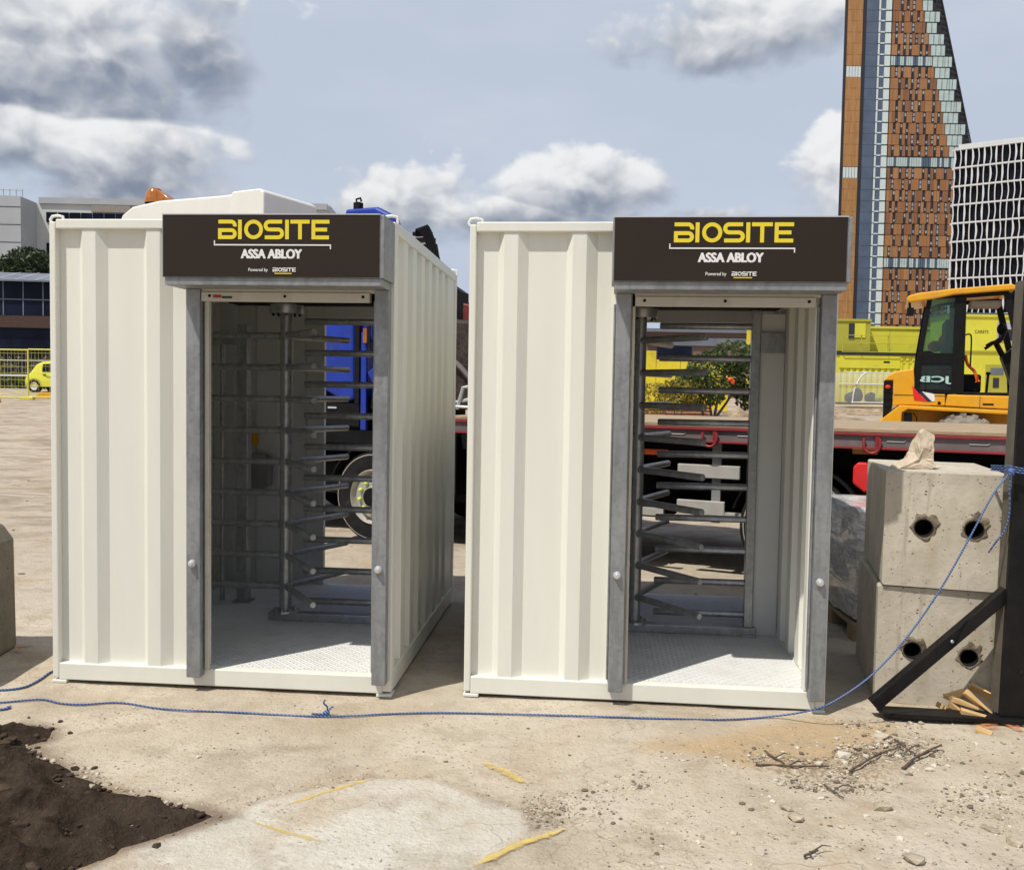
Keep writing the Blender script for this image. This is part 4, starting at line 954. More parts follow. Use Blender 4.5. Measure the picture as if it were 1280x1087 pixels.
f = MB(); f.prism([(6.43, 1.50), (6.43, 1.95), (6.27, 1.95), (6.33, 2.04), (6.47, 2.11), (6.78, 2.16), (6.82, 1.73), (7.33, 1.73), (7.33, 1.53), (6.56, 1.53)], .0, 1.45); f.prism([(7.332, 1.53), (7.36, 1.725), (8.62, 1.715), (8.62, 1.47)], -.01, 1.45); f.build('hood', 'jy', J, bevel=.02)
f = MB(); f.prism([(6.27, 1.30), (6.265, 1.945), (6.425, 1.945), (6.425, 1.45)], .01, 1.4)
for z in (1.5, 1.62, 1.74): f.box(6.262, 6.43, .0, .02, z, z + .02)
gr = f.build('grille', 'blackp', J); f = MB(); f.ball((6.34, .0, 1.84), .05, .02, .035, 10, 5); f.build('tail_lamp', 'redlight', gr)
f = MB(); f.prism([(6.17, 1.05), (6.20, 1.24), (6.56, 1.528), (8.62, 1.468), (10.4, 1.45), (10.4, 1.38), (8.60, 1.40), (6.70, 1.46), (6.60, 1.40), (6.58, .85), (6.2, .85)], -.06, 1.5); f.build('fender', 'jy', J, bevel=.015)
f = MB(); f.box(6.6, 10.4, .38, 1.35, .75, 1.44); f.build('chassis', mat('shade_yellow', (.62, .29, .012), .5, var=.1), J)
f = MB(); f.box(6.64, 6.78, -.02, .1, 1.16, 1.40); f.poly(spline([(6.8, 0, 1.4), (6.86, -.01, 1.3), (6.85, 0, 1.15)], 5), .012, 6); f.build('valve_block', 'dark', J)
f = MB(); f.prism([(6.80, 1.62), (6.76, 1.87), (6.86, 1.76), (7.02, 1.60)], -.008, -.001, 0); f.prism([(6.87, 1.77), (6.92, 1.76), (7.10, 1.60), (7.03, 1.60)], -.008, -.001, 1); f.prism([(6.93, 1.77), (7.14, 1.73), (7.16, 1.61), (7.11, 1.60)], -.008, -.001, 2); f.build('decal', ['redlight', mat('decal_navy', (.02, .025, .07), .4), 'wvinyl'], J)
f = MB(); f.box(6.98, 6.988, -.009, -.0005, 1.74, 2.1); f.box(6.45, 7.33, -.006, -.0005, 1.70, 1.708); f.box(7.355, 8.6, -.016, -.0105, 1.50, 1.506); f.box(7.9, 7.906, -.016, -.0105, 1.51, 1.71); f.build('panel_gap', 'dark', J)
f = MB(); f.box(7.95, 8.13, -.014, -.008, 1.555, 1.585); f.ball((7.23, -.012, 1.575), .03, .008, .03); f.build('latch', 'dark', J)
def dump_wheel(x, y0, k):
    f = MB(); zc = JZ + .66
    c = (x, y0, zc)
    f.revolve([(.3, .02 * k), (.36, 0), (.52, .0), (.625, .05 * k), (.64, .22 * k), (.625, .4 * k), (.5, .45 * k), (.3, .45 * k)], c, 'y', 44)
    for j in range(20):
        a = 2 * math.pi * j / 20
        for s_ in (0, 1):
            a0 = a + s_ * math.pi / 20
            pts = []
            for rr in (.60, .668):
                for dy, da in ((.03 if s_ == 0 else .42, -.0), (.24, .22)):
                    for w in (-.028, .028): pts.append((x + rr * math.cos(a0 + da + w / .6), y0 + k * dy, zc + rr * math.sin(a0 + da + w / .6)))
            f.add(pts, [(0, 1, 3, 2), (4, 6, 7, 5), (0, 4, 5, 1), (2, 3, 7, 6), (0, 2, 6, 4), (1, 5, 7, 3)])
    w_ = f.build('wheel', 'treadrubber', J); f = MB(); f.revolve([(.3, .01 * k), (.28, .03 * k), (.22, .10 * k), (.1, .08 * k), (0, .08 * k)], c, 'y', 28); f.build('rim', 'jy', w_, smooth=35)
for x in (7.655, 10.0): dump_wheel(x, -.12, 1); dump_wheel(x, 1.62, -1)
f = MB(); f.prism([(8.95, 1.5), (8.8, 2.35), (9.0, 2.4), (11.0, 2.1), (11.2, 1.9), (10.4, 1.47)], -.25, 1.75); f.build('skip', 'jy', J, bevel=.04)
for ch in J.children_recursive: ch.data.transform(Matrix.Translation((-7.5, 0, 0)))
J.location = (7.5, 15.6, 0); J.rotation_euler.z = R(-22); J.scale = (.92, 1, 1)
f = MB(); f.ball((7.18 - 7.5, .45, 2.56), .13, .12, .10, 10, 6, jit=.06); f.ball((7.34 - 7.5, .45, 2.63), .13, .12, .12, 10, 6, jit=.06)
jk = f.build('jacket', 'orange', smooth=80); jk.location = (7.5, 15.6, 0); jk.rotation_euler.z = R(-22); tag(jk, 'orange jacket bundled on the seat behind the cab glass', 'jacket')

# ------------------------------------------------------------------ site cabins and shelter
def cabin(name, label, x0, x1, y0, y1, z0, z1, m_, ribs=True, cat='site cabin', group='lime site cabins'):
    o = empty(name, (x0, y0, z0), 0, label, cat, group)
    f = MB(); w, d, h = x1 - x0, y1 - y0, z1 - z0
    if ribs:
        n = max(2, int(w / .30)); pts = []
        for i in range(n):
            a = w * i / n; b_ = w / n
            pts += [(a, 0), (a + b_ * .4, 0), (a + b_ * .5, .05), (a + b_ * .9, .05)]
        pts.append((w, 0))
        sheet(f, pts, .08, h - .12); f.box(0, w, .051, d, .08, h - .12)
    else: f.box(0, w, 0, d, .08, h - .12)
    f.build('wall', m_, o)
    f = MB(); f.box(-.04, w + .04, -.05, d + .04, h - .119, h); f.build('roof', 'tdark' if ribs else m_, o)
    f = MB(); f.box(0, w, -.02, d, 0, .079); f.build('base_rail', 'tdark', o)
    return o, w, h
c, w, h = cabin('site_cabin', 'lower long lime yellow ribbed cabin behind the curved shelter', 15.85, 25.5, 45, 47.4, 1.25, 3.75, 'limecabin')
MB().box(.05, 3.0, -.03, -.002, h - .75, h - .13).build('end_panel', 'limecabin', c)
MB().box(2.2, 2.5, -.04, -.031, h - .48, h - .40).build('vent', 'dark', c)
c, w, h = cabin('site_cabin', 'upper long lime cabin with a walkway rail in front', 17.9, 26.2, 46.6, 49, 3.79, 5.16, 'limecabin', False)
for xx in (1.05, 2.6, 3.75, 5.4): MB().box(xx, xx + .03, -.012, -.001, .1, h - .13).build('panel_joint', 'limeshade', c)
MB().box(4.3, 4.75, -.02, -.002, .66, .95).build('notice', 'wvinyl', c)
MB().box(3.34, 3.42, -.02, -.002, .35, .85).build('door_handle', 'dark', c)
MB().box(3.72, 5.3, -.03, -.002, h - .14, h - .01).build('roof_flashing', 'tblue', c)
c, w, h = cabin('site_cabin', 'lime cabin with shade put into its colour and a small window, beside the container edge', 13.6, 17.75, 46.0, 48.4, 3.79, 5.46, 'limeshade', False)
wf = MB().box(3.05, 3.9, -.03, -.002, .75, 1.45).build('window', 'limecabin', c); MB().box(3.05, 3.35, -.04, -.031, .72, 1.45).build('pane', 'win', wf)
c, w, h = cabin('site_cabin', 'two storey pale lime cabin with lettering, seen through the machine cab', 20.0, 23.0, 42, 44.4, 1.27, 5.44, 'limecabin', False)
wf = MB().box(1.95, 2.85, -.03, -.002, 2.95, 3.85).build('window', 'silver', c); MB().box(2.02, 2.78, -.04, -.031, 3.0, 3.5).build('pane', 'win', wf)
text_mesh('CAREYS', .15, 'dark', 'lettering', c, .95, -.003, 3.3, .62, bold=.01)
MB().box(0, 3.0, -.05, -.002, 2.45, 2.53).build('floor_beam', 'limeshade', c); MB().box(-.1, 3.05, -.06, 2.45, h, h + .06).build('roof_flashing', 'tblue', c)
df = MB().box(1.5, 2.6, -.03, -.002, .2, 1.9).build('door', 'limeshade', c); MB().box(1.72, 2.3, -.045, -.031, 1.45, 1.75).build('vent', 'roofgrey', df); MB().box(1.85, 2.12, -.045, -.031, .85, 1.3).build('pane', 'win', df)
o = empty('walkway_rail', (17.3, 44.85, 3.76), 0, 'thin grey handrail along the roof of the lower lime cabin', 'handrail')
f = MB()
for z in (.0, .42, .8): f.tube((-1.3, 0, z + .02), (7.5, 0, z + .02), .018, 6)
f.build('rail', 'limeshade', o)
for xx in (-1.3, -.4, .9, 2.5, 3.6, 5.2, 7.0): MB().tube((xx, 0.04, 0), (xx, 0.04, .85), .025, 6).build('post', 'limeshade', o)
S = empty('smoking_shelter', (15.0, 41.6, 1.30), 0, 'curved clear shelter with pale hoops in front of the lime cabins', 'shelter')
def hoop(x, lean=0): return [(x - .55 + lean, 0, 0), (x - .50 + lean, .0, .5), (x - .36 + lean, .05, .9), (x - .1 + lean, .2, 1.25), (x + .25 + lean, .5, 1.42), (x + .35 + lean, 1.2, 1.45)]
for x in (.9, 2.4):
    MB().poly(spline(hoop(x)), .035, 7).build('hoop', 'lattice', S, smooth=60)
f = MB(); f.tube((-.3, -.02, .88), (2.3, -.02, .88), .03, 7); f.tube((.2, .52, 1.42), (2.7, .52, 1.42), .025, 7); f.tube((.3, -.02, .05), (1.9, -.02, .05), .03, 7); f.build('cross_rail', 'lattice', S)
f = MB(); A, B_ = spline(hoop(.9)), spline(hoop(2.4)); A0 = spline(hoop(-.4))
for P_, Q_ in ((A, B_), (A0, A)):
    for i in range(len(P_) - 1): f.add([P_[i], Q_[i], Q_[i + 1], P_[i + 1]], [(0, 1, 2, 3)])
f.build('canopy', 'perspex', S)
for i, (x, y, z, rx, rz, lb, m_) in enumerate(((.85, .9, .26, .35, .26, 'dark bag slumped at the left inside the curved shelter', 'bag'), (1.15, 1.0, .36, .24, .36, 'taller dark bag in the middle of the curved shelter', 'bag'), (1.72, .9, .24, .28, .26, 'dark bag beside the hi-vis vest inside the curved shelter', 'bag'), (2.0, .75, .25, .20, .22, 'bright hi-vis vest bundle at the right inside the curved shelter', 'hivis'))):
    f = MB(); f.ball((0, 0, rz), rx, .25, rz, 10, 6, jit=.08); b_ = f.build('vest' if m_ == 'hivis' else 'bag', m_, smooth=70); b_.location = (15.0 + x - .2, 41.6 + y, 1.30); tag(b_, lb, 'vest' if m_ == 'hivis' else 'bag')

# ------------------------------------------------------------------ things seen through the right doorway
def leaves(n, fn, size, sq=.7):
    vs = np.zeros((n * 4, 3)); fs = []
    for i in range(n):
        c = Vector(fn()); a = Vector((random.gauss(0, 1), random.gauss(0, 1), random.gauss(0, 1))).normalized(); b_ = a.orthogonal().normalized()
        q = Matrix.Rotation(random.uniform(0, 6.28), 3, a); b_ = q @ b_; d = a.cross(b_); s_ = size * random.uniform(.6, 1.4)
        for k, (u, w) in enumerate(((-1, 0), (0, -sq * .6), (1, 0), (0, sq * .6))): vs[i * 4 + k] = c + b_ * u * s_ + d * w * s_
        fs.append((i * 4, i * 4 + 1, i * 4 + 2, i * 4 + 3))
    return vs.tolist(), fs
def crown_fn(blobs):
    wts = [b[3] * b[4] * b[5] for b in blobs]
    def fn():
        b_ = random.choices(blobs, wts)[0]
        while True:
            p = Vector((random.uniform(-1, 1), random.uniform(-1, 1), random.uniform(-1, 1)))
            if .25 < p.length < 1: break
        k = p.length ** -.35
        return (b_[0] + p.x * k * b_[3], b_[1] + p.y * k * b_[4], b_[2] + p.z * k * b_[5])
    return fn
def plant(name, label, cat, base, blobs, n, size, lm, stems, r0, group=None, trunkname='stem'):
    o = empty(name, base, 0, label, cat, group)
    f = MB(); v, q = leaves(n, crown_fn(blobs), size); f.add(v, q); f.build('foliage', lm, o, weld=False)
    f = MB()
    for b_ in blobs[:stems]:
        f.poly(spline([(random.uniform(-.2, .2), 0, 0), (b_[0] * .4, b_[1] * .5, b_[2] * .5), (b_[0], b_[1], b_[2] + b_[5] * .4)], 4), [r0 * (1 - .08 * i) for i in range(9)], 6)
    f.build(trunkname, 'bark', o)
    return o
plant('bush', 'tall green bush in the middle of the view through the right doorway', 'bush', (5.4, 25.2, .6), [(0, 0, 1.5, .75, .6, .75), (.6, 0, 2.05, .6, .5, .5), (-.5, 0, 1.2, .6, .5, .55), (1.1, 0, 1.6, .6, .5, .8)], 4200, .07, 'leaf', 4, .05, 'bushes behind the flatbed')
plant('bush', 'darker bush at the right end, partly behind the turnstile post', 'bush', (6.8, 25.6, .6), [(0, 0, 1.4, .8, .6, .9), (.5, 0, 2.0, .7, .5, .6), (.9, 0, 1.0, .6, .5, .7)], 3200, .07, 'leafdark', 3, .05, 'bushes behind the flatbed')
plant('bush', 'yellow flowering weeds in front of the yellow hoarding', 'weeds', (4.4, 25.0, .6), [(0, 0, 1.0, .6, .5, .45), (-.5, 0, .9, .5, .4, .45), (.5, 0, 1.1, .4, .4, .35)], 1500, .06, 'leafyellow', 3, .02, 'bushes behind the flatbed')
f = MB(); f.ball((0, 0, 0), .09, .07, .05, 9, 5, jit=.35); f.ball((.07, 0, -.06), .05, .05, .07, 8, 5, jit=.35); o = f.build('rag', 'orange', smooth=70); o.location = tuple(at(913, 474, 24.2)); tag(o, 'small orange rag caught in the bushes', 'rag')
o = empty('hoarding', (3.6, 35, .85), 0, 'yellow site hoarding panels behind the bushes', 'hoarding')
for i in range(5):
    MB().box(i * .92, i * .92 + .9, 0, .05, 0, 2.05 + (.33 if i == 1 else 0)).build('panel', 'hoard', o, bevel=.01)
o = empty('hoarding', (10.1, 40, 1.1), 0, 'tall narrow yellow board beside the turnstile post', 'hoarding')
MB().box(0, .62, 0, .06, 0, 3.45).build('panel', 'hoard', o); MB().box(.1, .18, .07, .15, 0, 3.3).build('post', 'dark', o)
o = empty('rebar_stack', (4.0, 27.5, hgt(5, 27.5) - .02), 0, 'rust red stack of steel mesh sheets beyond the flatbed', 'steel mesh')
f = MB()
for k in range(7):
    z = .08 + k * .10
    for yy in np.arange(0, 1.0, .2): f.tube((0, yy, z), (1.95 - .03 * (k % 3), yy, z), .022, 5)
    for xx in np.arange(.0, 1.95, .09): f.tube((xx, 0, z + .03), (xx, .9, z + .03), .018, 5)
f.build('mesh_sheet', 'rust', o, weld=False)
f = MB(); f.box(0, .12, 0, 1, 0, .06); f.box(1.7, 1.82, 0, 1, 0, .06); f.build('bearer', 'deckwood', o)
# debris and mounds far off
f = MB(); p = at(930, 497, 26); f.tube((0, 0, 0), (1.6, .3, -.25), .05, 8); o = f.build('pipe', 'lattice'); o.location = (p.x - .7, p.y, hgt(p.x, p.y) + .42); tag(o, 'white pipe lying on rubble below the bushes', 'pipe')
def mound(name, cx_, cy_, rx, ry, h, label):
    f = MB(); n = 26; vs = []
    for j in range(n + 1):
        for i in range(n + 1):
            u, v = i / n * 2 - 1, j / n * 2 - 1; r = min(1, math.hypot(u, v)); x, y = cx_ + u * rx, cy_ + v * ry
            vs.append((x, y, hgt(x, y) - .03 + h * (1 - r * r) * (.65 + .7 * abs(fbm(x, y, 1.3, 5))) + .05 * fbm(x, y, 4, 3) * (1 - r)))
    f.add(vs, [(j * (n + 1) + i, j * (n + 1) + i + 1, (j + 1) * (n + 1) + i + 1, (j + 1) * (n + 1) + i) for j in range(n) for i in range(n)])
    o = f.build(name, mat('rubble', (.30, .22, .145), .95, var=.45, scale=3, bump=.8, bscale=9), smooth=60); tag(o, label, 'mound', kind='structure')
mound('earth_mound', 8.0, 29, 4.0, 1.6, .55, 'low brown rubble mound beyond the flatbed'); mound('earth_mound', 14.5, 36, 4.5, 1.5, .2, 'low brown rubble mound before the curved shelter'); mound('earth_mound', 17, 40, 5, 1.2, .12, 'brown earth strip at the foot of the lime cabins')
o = empty('warehouse', (7.5, 70, 1.2), 0, 'brown clad warehouse with grey roof seen above the bushes', 'warehouse')
f = MB(); f.box(0, 14, 0, 10, 0, 5.0); f.build('wall', 'shed', o)
f = MB(); f.prism([(-.3, 5.0), (-.3, 5.25), (14.3, 5.25), (14.3, 5.0)], -.3, 10); f.box(2.6, 13.5, -.15, .5, 4.0, 4.6); f.build('roof', 'roofgrey', o)
MB().box(0, 2.6, -.1, -.002, 4.45, 4.95).build('fascia', 'blue', o)
MB().box(3.4, 6.0, -.1, -.002, 3.0, 3.9).build('loading_door', 'navyglass', o); MB().box(6.5, 13.5, -.3, -.002, 2.6, 2.9).build('canopy', 'roofgrey', o); MB().box(5.2, 8.5, -.1, -.002, 1.8, 2.4).build('loading_door', 'lattice', o)
o = empty('cabin_block', (4.2, 60, 1.2), 0, 'red and brown stacked units left of the warehouse', 'building')
MB().box(0, 3.9, 0, 4, 0, 5.2).build('wall', mat('red_brown', (.20, .075, .05), .7, var=.15, scale=.7), o); MB().box(-.1, 4.0, -.1, 4.1, 5.201, 5.5).build('roof', 'blue', o); MB().box(.3, 1.5, -.05, -.002, 3.0, 4.2).build('window', 'redlight', o)

# ------------------------------------------------------------------ tower
TD = 246.0; K = TD / FPX
pb = at(1043, 406, TD); TX0 = pb.x; TZ0 = 1.2
T = empty('tower', (TX0, TD, TZ0), 0, 'very tall slanted tower with orange cladding and glass on the right', 'tower')
def tz(py): return at(1100, py, TD).z - TZ0
floors = [tz(13.8 + 14.0 * k) for k in range(29, -26, -1)]
zt = 176
f = MB()
eoff = lambda z: (116.8 + .248 * ((tz(0) - z) / K)) * K
boff = lambda z: (92.5 + .2235 * ((tz(0) - z) / K)) * K
f.prism([(0, 0), (eoff(0) - .5, 0), (max(8, eoff(zt) - .5), zt), (0, zt)], 0, 22); f.v = [(x + (.40 * y if y > 1 else 0), y, z) for x, y, z in f.v]; f.build('wall', 'tdark', T)
wi = []
G = {}
def g_(nm, key, mats):
    if (nm, key) not in G: G[nm, key] = (MB(), mats)
    return G[nm, key][0]
PM = ['tpanel', 'twhite']
rn = random.Random(11)
pk = lambda a: a * K
for i in range(len(floors) - 1):
    z0, z1 = floors[i] + .12, floors[i + 1] - .02
    if z1 < 3: continue
    kk = len(floors) - 2 - i                                   # floor index counted from above
    idx = 29 - i
    glassrow = idx in (5, 14, 23)
    # left strip
    if idx in (6, 15): 
        for j in range(5): g_('glass_band', idx, PM).box(pk(4 + j * 3.6), pk(4 + j * 3.6 + 3.0), -.25, -.001, z0, z1, 1)
    else:
        for j in range(3): g_('ochre_strip', (j, (idx - 6) // 9), 'strip').box(pk(3.6 + j * 6.1), pk(3.6 + j * 6.1 + 6.02), -.25 - .03 * ((i + j) % 2), -.001, z0, z1 + .1)
    g_('blue_strip', 0, 'tblue').box(pk(26.5), pk(40.6), -.3, -.001, z0 - .08, z1)
    q = g_('stair_glazing', 0, PM + ['tblue']); q.box(pk(41.4), pk(43.6), -.3, -.001, z0 + .1, z1, 1); q.box(pk(43.6), pk(50), -.12, -.001, z0 - .1, z1 + .1, 2); q.box(pk(50), pk(56.8), -.3, -.001, z0 + .1, z1 - .1, 1); q.box(pk(44), pk(49.4), -.2, -.121, z0, z0 + .35, 1)
    b1 = boff((z0 + z1) / 2); x = pk(58.4)
    while x < b1 - .3:
        if glassrow:
            w = pk(rn.choice((2.6, 3.2, 2.8))); w = min(w, b1 - x)
            g_('glass_band', 100 + idx, PM + ['tblue']).box(x, x + w - .12, -.22, -.001, z0 + .3, z1 - .15, 0 if rn.random() < .68 else 2); x += w; continue
        w = min(pk(rn.choice((3.6, 3.6, 5, 7, 9.5))), b1 - x)
        g_('cladding', (idx - 5) // 9, M['cladding']).box(x, x + w - .06, -.3, -.001, z0, z1, rn.choice((0, 0, 1, 2, 3))); x += w
        if x < b1 - 1.2 and rn.random() < .92:
            ww = pk(3.5); wi.append((x, x + ww, z0, z1, rn.random())); x += ww
    e1 = eoff((z0 + z1) / 2); x = b1 + .15; w = pk(6.3); lim = eoff(z0) - .9 - (1.2 if i % 2 else 0)
    while x + w * .6 < lim:
        g_('glass_end', 0, PM).box(x, min(x + w - .2, lim), -.3, -.001, z0 + .05, z1 - .12, 0); x += w
for (nm, key), (mb, mt) in G.items(): mb.build(nm, mt, T, weld=False)
def wmesh(mb, x0, x1, z0, z1, r):
    mb.box(x0 + .05, x1 - .05, -.12, -.001, z0, z1, 0)
    if r < .45: mb.box(x0 + .2, x1 - .12, -.15, -.121, z0 + .5, z0 + 1.0 + r, 1)
    if r > .25: mb.box(x0 + .2, x1 - .12, -.15, -.121, z0 + 1.7, z1 - .2, 1)
vis = [w for w in wi if 12 < w[2] < 112]; rest = [w for w in wi if not 12 < w[2] < 112]
rn.shuffle(vis)
for w in vis[:100]:
    f = MB(); wmesh(f, *w); f.build('window', ['win', 'winlight'], T, weld=False)
f = MB()
for w in vis[100:] + rest: wmesh(f, *w)
o = f.build('window', ['win', 'winlight'], T, weld=False); o['kind'] = 'stuff'
f = MB()
for i in range(0, len(floors) - 2, 2):                         # dark lattice along the slanted edge
    za, zb = floors[i], floors[i + 2]
    if za < 40: continue
    a0, a1 = eoff(za), eoff(zb)
    f.poly([(a0 + .2, -.2, za), (a1 + .2, -.2, zb)], .18, 5)
    for j in range(4):
        t0 = j / 4; f.poly([(a0 + (a1 - a0) * t0, -.2, za + (zb - za) * t0), (a1 - 1.2, -.2, za + (zb - za) * t0 + .3)], .1, 4)
    f.poly([(a1 - 1.3, -.25, za), (a1 - 1.3, -.25, zb)], .1, 4)
f.build('edge_lattice', 'tdark', T, weld=False)

# ------------------------------------------------------------------ white lattice building
L0 = at(1193, 187, 170)
LB = empty('office_block', (L0.x, 170, 1.2), R(-35), 'dark glazed office block wrapped in a wavy white lattice at the right', 'office block')
ztop = L0.z - 1.2
f = MB(); f.box(.2, 46, .3, 24, 0, ztop - .3); f.build('glazing', 'glassdark', LB)
f = MB(); nst = 14; sh_ = 3.32; sp_ = .98
rn = random.Random(3)
def fin(mb, org, dx, dy, z0, z1):
    w = .17; n_ = 4
    amp = rn.choice((.17, .17, .08, -.05)); fat = rn.choice((.0, .0, .4))
    for s_ in range(n_):
        t0, t1 = s_ / n_, (s_ + 1) / n_
        o0 = amp * math.sin(math.pi * t0); o1 = amp * math.sin(math.pi * t1); w0 = w * (1 + fat * 2.2 * math.sin(math.pi * t0)); w1 = w * (1 + fat * 2.2 * math.sin(math.pi * t1))
        za, zb = z0 + (z1 - z0) * t0, z0 + (z1 - z0) * t1; P_ = lambda o_, z, dd: (org[0] + dx * o_ - dy * 0 + dy * dd, org[1] + dy * o_ - dx * dd, z)
        q = []
        for dd in (0, .32): q += [P_(o0 - w0 / 2, za, dd), P_(o0 + w0 / 2, za, dd), P_(o1 + w1 / 2, zb, dd), P_(o1 - w1 / 2, zb, dd)]
        mb.add(q, [(0, 1, 2, 3), (7, 6, 5, 4), (0, 4, 5, 1), (1, 5, 6, 2), (2, 6, 7, 3), (3, 7, 4, 0)])
for s_ in range(nst):
    z1 = ztop - .25 - s_ * sh_; z0 = z1 - sh_ + .3
    if z0 < 0: break
    for i in range(47): fin(f, (i * sp_ + .1, .0, 0), 1, 0, z0, z1)
    for i in range(20): fin(f, (0, i * sp_ + .8, 0), 0, 1, z0, z1)
    f.box(0, 46, -.35, .28, z1 - .02, z1 + .26); f.box(-.35, .18, .29, 20, z1 - .02, z1 + .26)
f.build('lattice', 'lattice', LB, weld=False)
f = MB(); f.box(.6, 46, .6, 24, ztop, ztop + .9); f.build('parapet', 'palewall', LB); MB().tube((30, 2, ztop + .9), (30, 2, ztop + 3), .08, 6).build('aerial', 'greybar', LB)

# ------------------------------------------------------------------ left background
B1 = empty('glass_building', (-36, 60, 1.2), R(4), 'low dark blue glazed building with a brown band at the left', 'building')
f = MB(); f.box(0, 22, 0, 14, 0, 7.0); f.build('wall', 'tdark', B1)
f = MB(); f.box(-.05, 22, -.12, -.002, 4.75, 6.98); f.box(-.05, 22, -.1, -.002, .2, 3.9); f.build('glazing', 'navyglass', B1)
f = MB(); f.box(-.05, 22.1, -.35, -.002, 3.95, 4.72); f.build('band', 'brownband', B1)
f = MB(); f.add([(-.2, -.6, 7.0), (22.2, -.6, 7.0), (22.2, 3, 7.85), (-.2, 3, 7.85), (-.2, -.6, 6.9), (22.2, -.6, 6.9), (22.2, 3, 7.0), (-.2, 3, 7.0)], [(0, 1, 2, 3), (0, 1, 5, 4), (1, 2, 6, 5), (0, 3, 7, 4)])
rf = f.build('roof', 'roofgrey', B1)
f = MB()
for xx in np.arange(0, 22, 1.25): f.add([(xx, -.62, 7.02), (xx + .06, -.62, 7.02), (xx + .06, 3, 7.88), (xx, 3, 7.88)], [(0, 1, 2, 3)])
f.build('glazing_bar', 'lattice', rf)
f = MB()
for xx in np.arange(0.3, 22, 1.25): f.box(xx, xx + .07, -.16, -.121, 4.75, 6.98)
f.box(0, 22, -.16, -.121, 5.75, 5.82); f.build('mullion', 'roofgrey', B1)
B2 = empty('grey_building', (-52, 90, 1.2), R(2), 'pale grey panelled office building with blue windows above the left container', 'office building')
f = MB(); f.box(4, 32.9, 3.2, 18, 0, 18.3); f.build('wall', 'palewall', B2)
f = MB(); f.prism([(-6, 0), (-6, 18.6), (4.0, 18.35), (4.0, 0)], 0, 20); f.build('wing', 'greypanel', B2)
f = MB()
for z in np.arange(2, 18, 1.7): f.box(-6, 4.02, -.02, -.001, z, z + .06)
for xx in (-4, -1.5): f.box(xx, xx + .06, -.02, -.001, 0, 18)
f.build('panel_joint', 'tdark', B2)
f = MB(); f.box(4.3, 33.0, 3.0, 20, 18.3, 18.9); f.box(8, 33.0, 5, 20, 18.9, 19.1); f.build('parapet', 'greypanel', B2)
f = MB()
for i in range(16): f.tube((-5 + i * .6, .4, 18.4), (-5 + i * .6, .4, 19.1), .03, 5)
f.tube((-5, .4, 19.1), (4, .4, 19.0), .035, 5); f.build('roof_rail', 'greybar', B2)
for z0, z1 in ((16.45, 17.45), (13.2, 14.4), (10.1, 11.3)):
    x = 5.0
    while x < 32:
        fr = MB().box(x, x + 1.05, 3.1, 3.199, z0, z1).build('window', 'navyglass', B2); x += 1.15
        if int(x * 10) % 5 == 0: x += .9
MB().box(9.5, 13.4, 3.0, 3.199, 17.55, 18.25).build('plant_louvre', mat('louvre', (.28, .25, .22), .7), B2)
f = MB(); f.box(-.5, 1.2, -.06, -.021, 12, 15.5); f.build('ochre_panel', mat('ochre_panel', (.45, .33, .13), .6), B2)
f = MB(); f.box(22, 25, 8, 10, 19.1, 19.8)
for xx in np.arange(21.5, 26, .9): f.tube((xx, 7.5, 19.1), (xx, 7.5, 20.1), .04, 5)
f.tube((21.5, 7.5, 20.1), (25.5, 7.5, 20.1), .04, 5); f.build('roof_plant', 'greybar', B2)
plant('tree', 'dark green round tree between the grey office and glass building', 'tree', (-39.3, 75, 1.2), [(0, 0, 9.6, 2.3, 2, 1.7), (-1.4, 0, 9.0, 1.5, 1.5, 1.4), (1.5, 0, 9.3, 1.6, 1.5, 1.6), (.3, -.6, 8.2, 2.4, 1.8, 1.5)], 5000, .20, 'leafdark', 4, .25, None, 'trunk')
# fence
def fence_panel(x, label):
    o = empty('mesh_fence', (x, 36.5, hgt(x, 36.5)), R(1.5), label, 'fence', 'yellow mesh fence panels')
    f = MB()
    for a in (0, 3.3): f.tube((a, 0, 0), (a, 0, 2.0), .032, 8)
    for z in (.12, 2.0): f.tube((0, 0, z), (3.3, 0, z), .03, 8)
    f.tube((1.65, 0, .12), (1.65, 0, 2.0), .022, 6); f.build('frame', 'fenceyellow', o, smooth=50)
    f = MB()
    for a in np.arange(.12, 3.3, .14): f.tube((a, .015, .12), (a, .015, 2.0), .004, 3, caps=False)
    for z in np.arange(.3, 2.0, .26): f.tube((0, .012, z), (3.3, .012, z), .006, 3, caps=False)
    f.build('wire_mesh', 'fenceyellow', o, weld=False)
    f = MB(); f.box(-.28, .22, -.12, .12, 0, .13); f.build('foot', 'fenceyellow', o, bevel=.03)
for i, (x, lb) in enumerate(((-22.55, 'yellow mesh fence panel at the far left edge'), (-19.2, 'yellow mesh fence panel in front of the yellow car'), (-15.85, 'yellow mesh fence panel mostly hidden by the container'))): fence_panel(x, lb)
for x, y, lb in ((-19.55, 38.6, 'orange fence foot block beside the yellow car'), (-18.9, 33.2, 'small orange fence foot block on open ground at the left edge')):
    f = MB(); f.prism([(-.4, 0), (-.4, .12), (-.25, .28), (.2, .28), (.38, .12), (.38, 0)], -.15, .15); o = f.build('ballast_block', 'footorange', bevel=.03); o.location = (x, y, hgt(x, y)); tag(o, lb, 'ballast block')
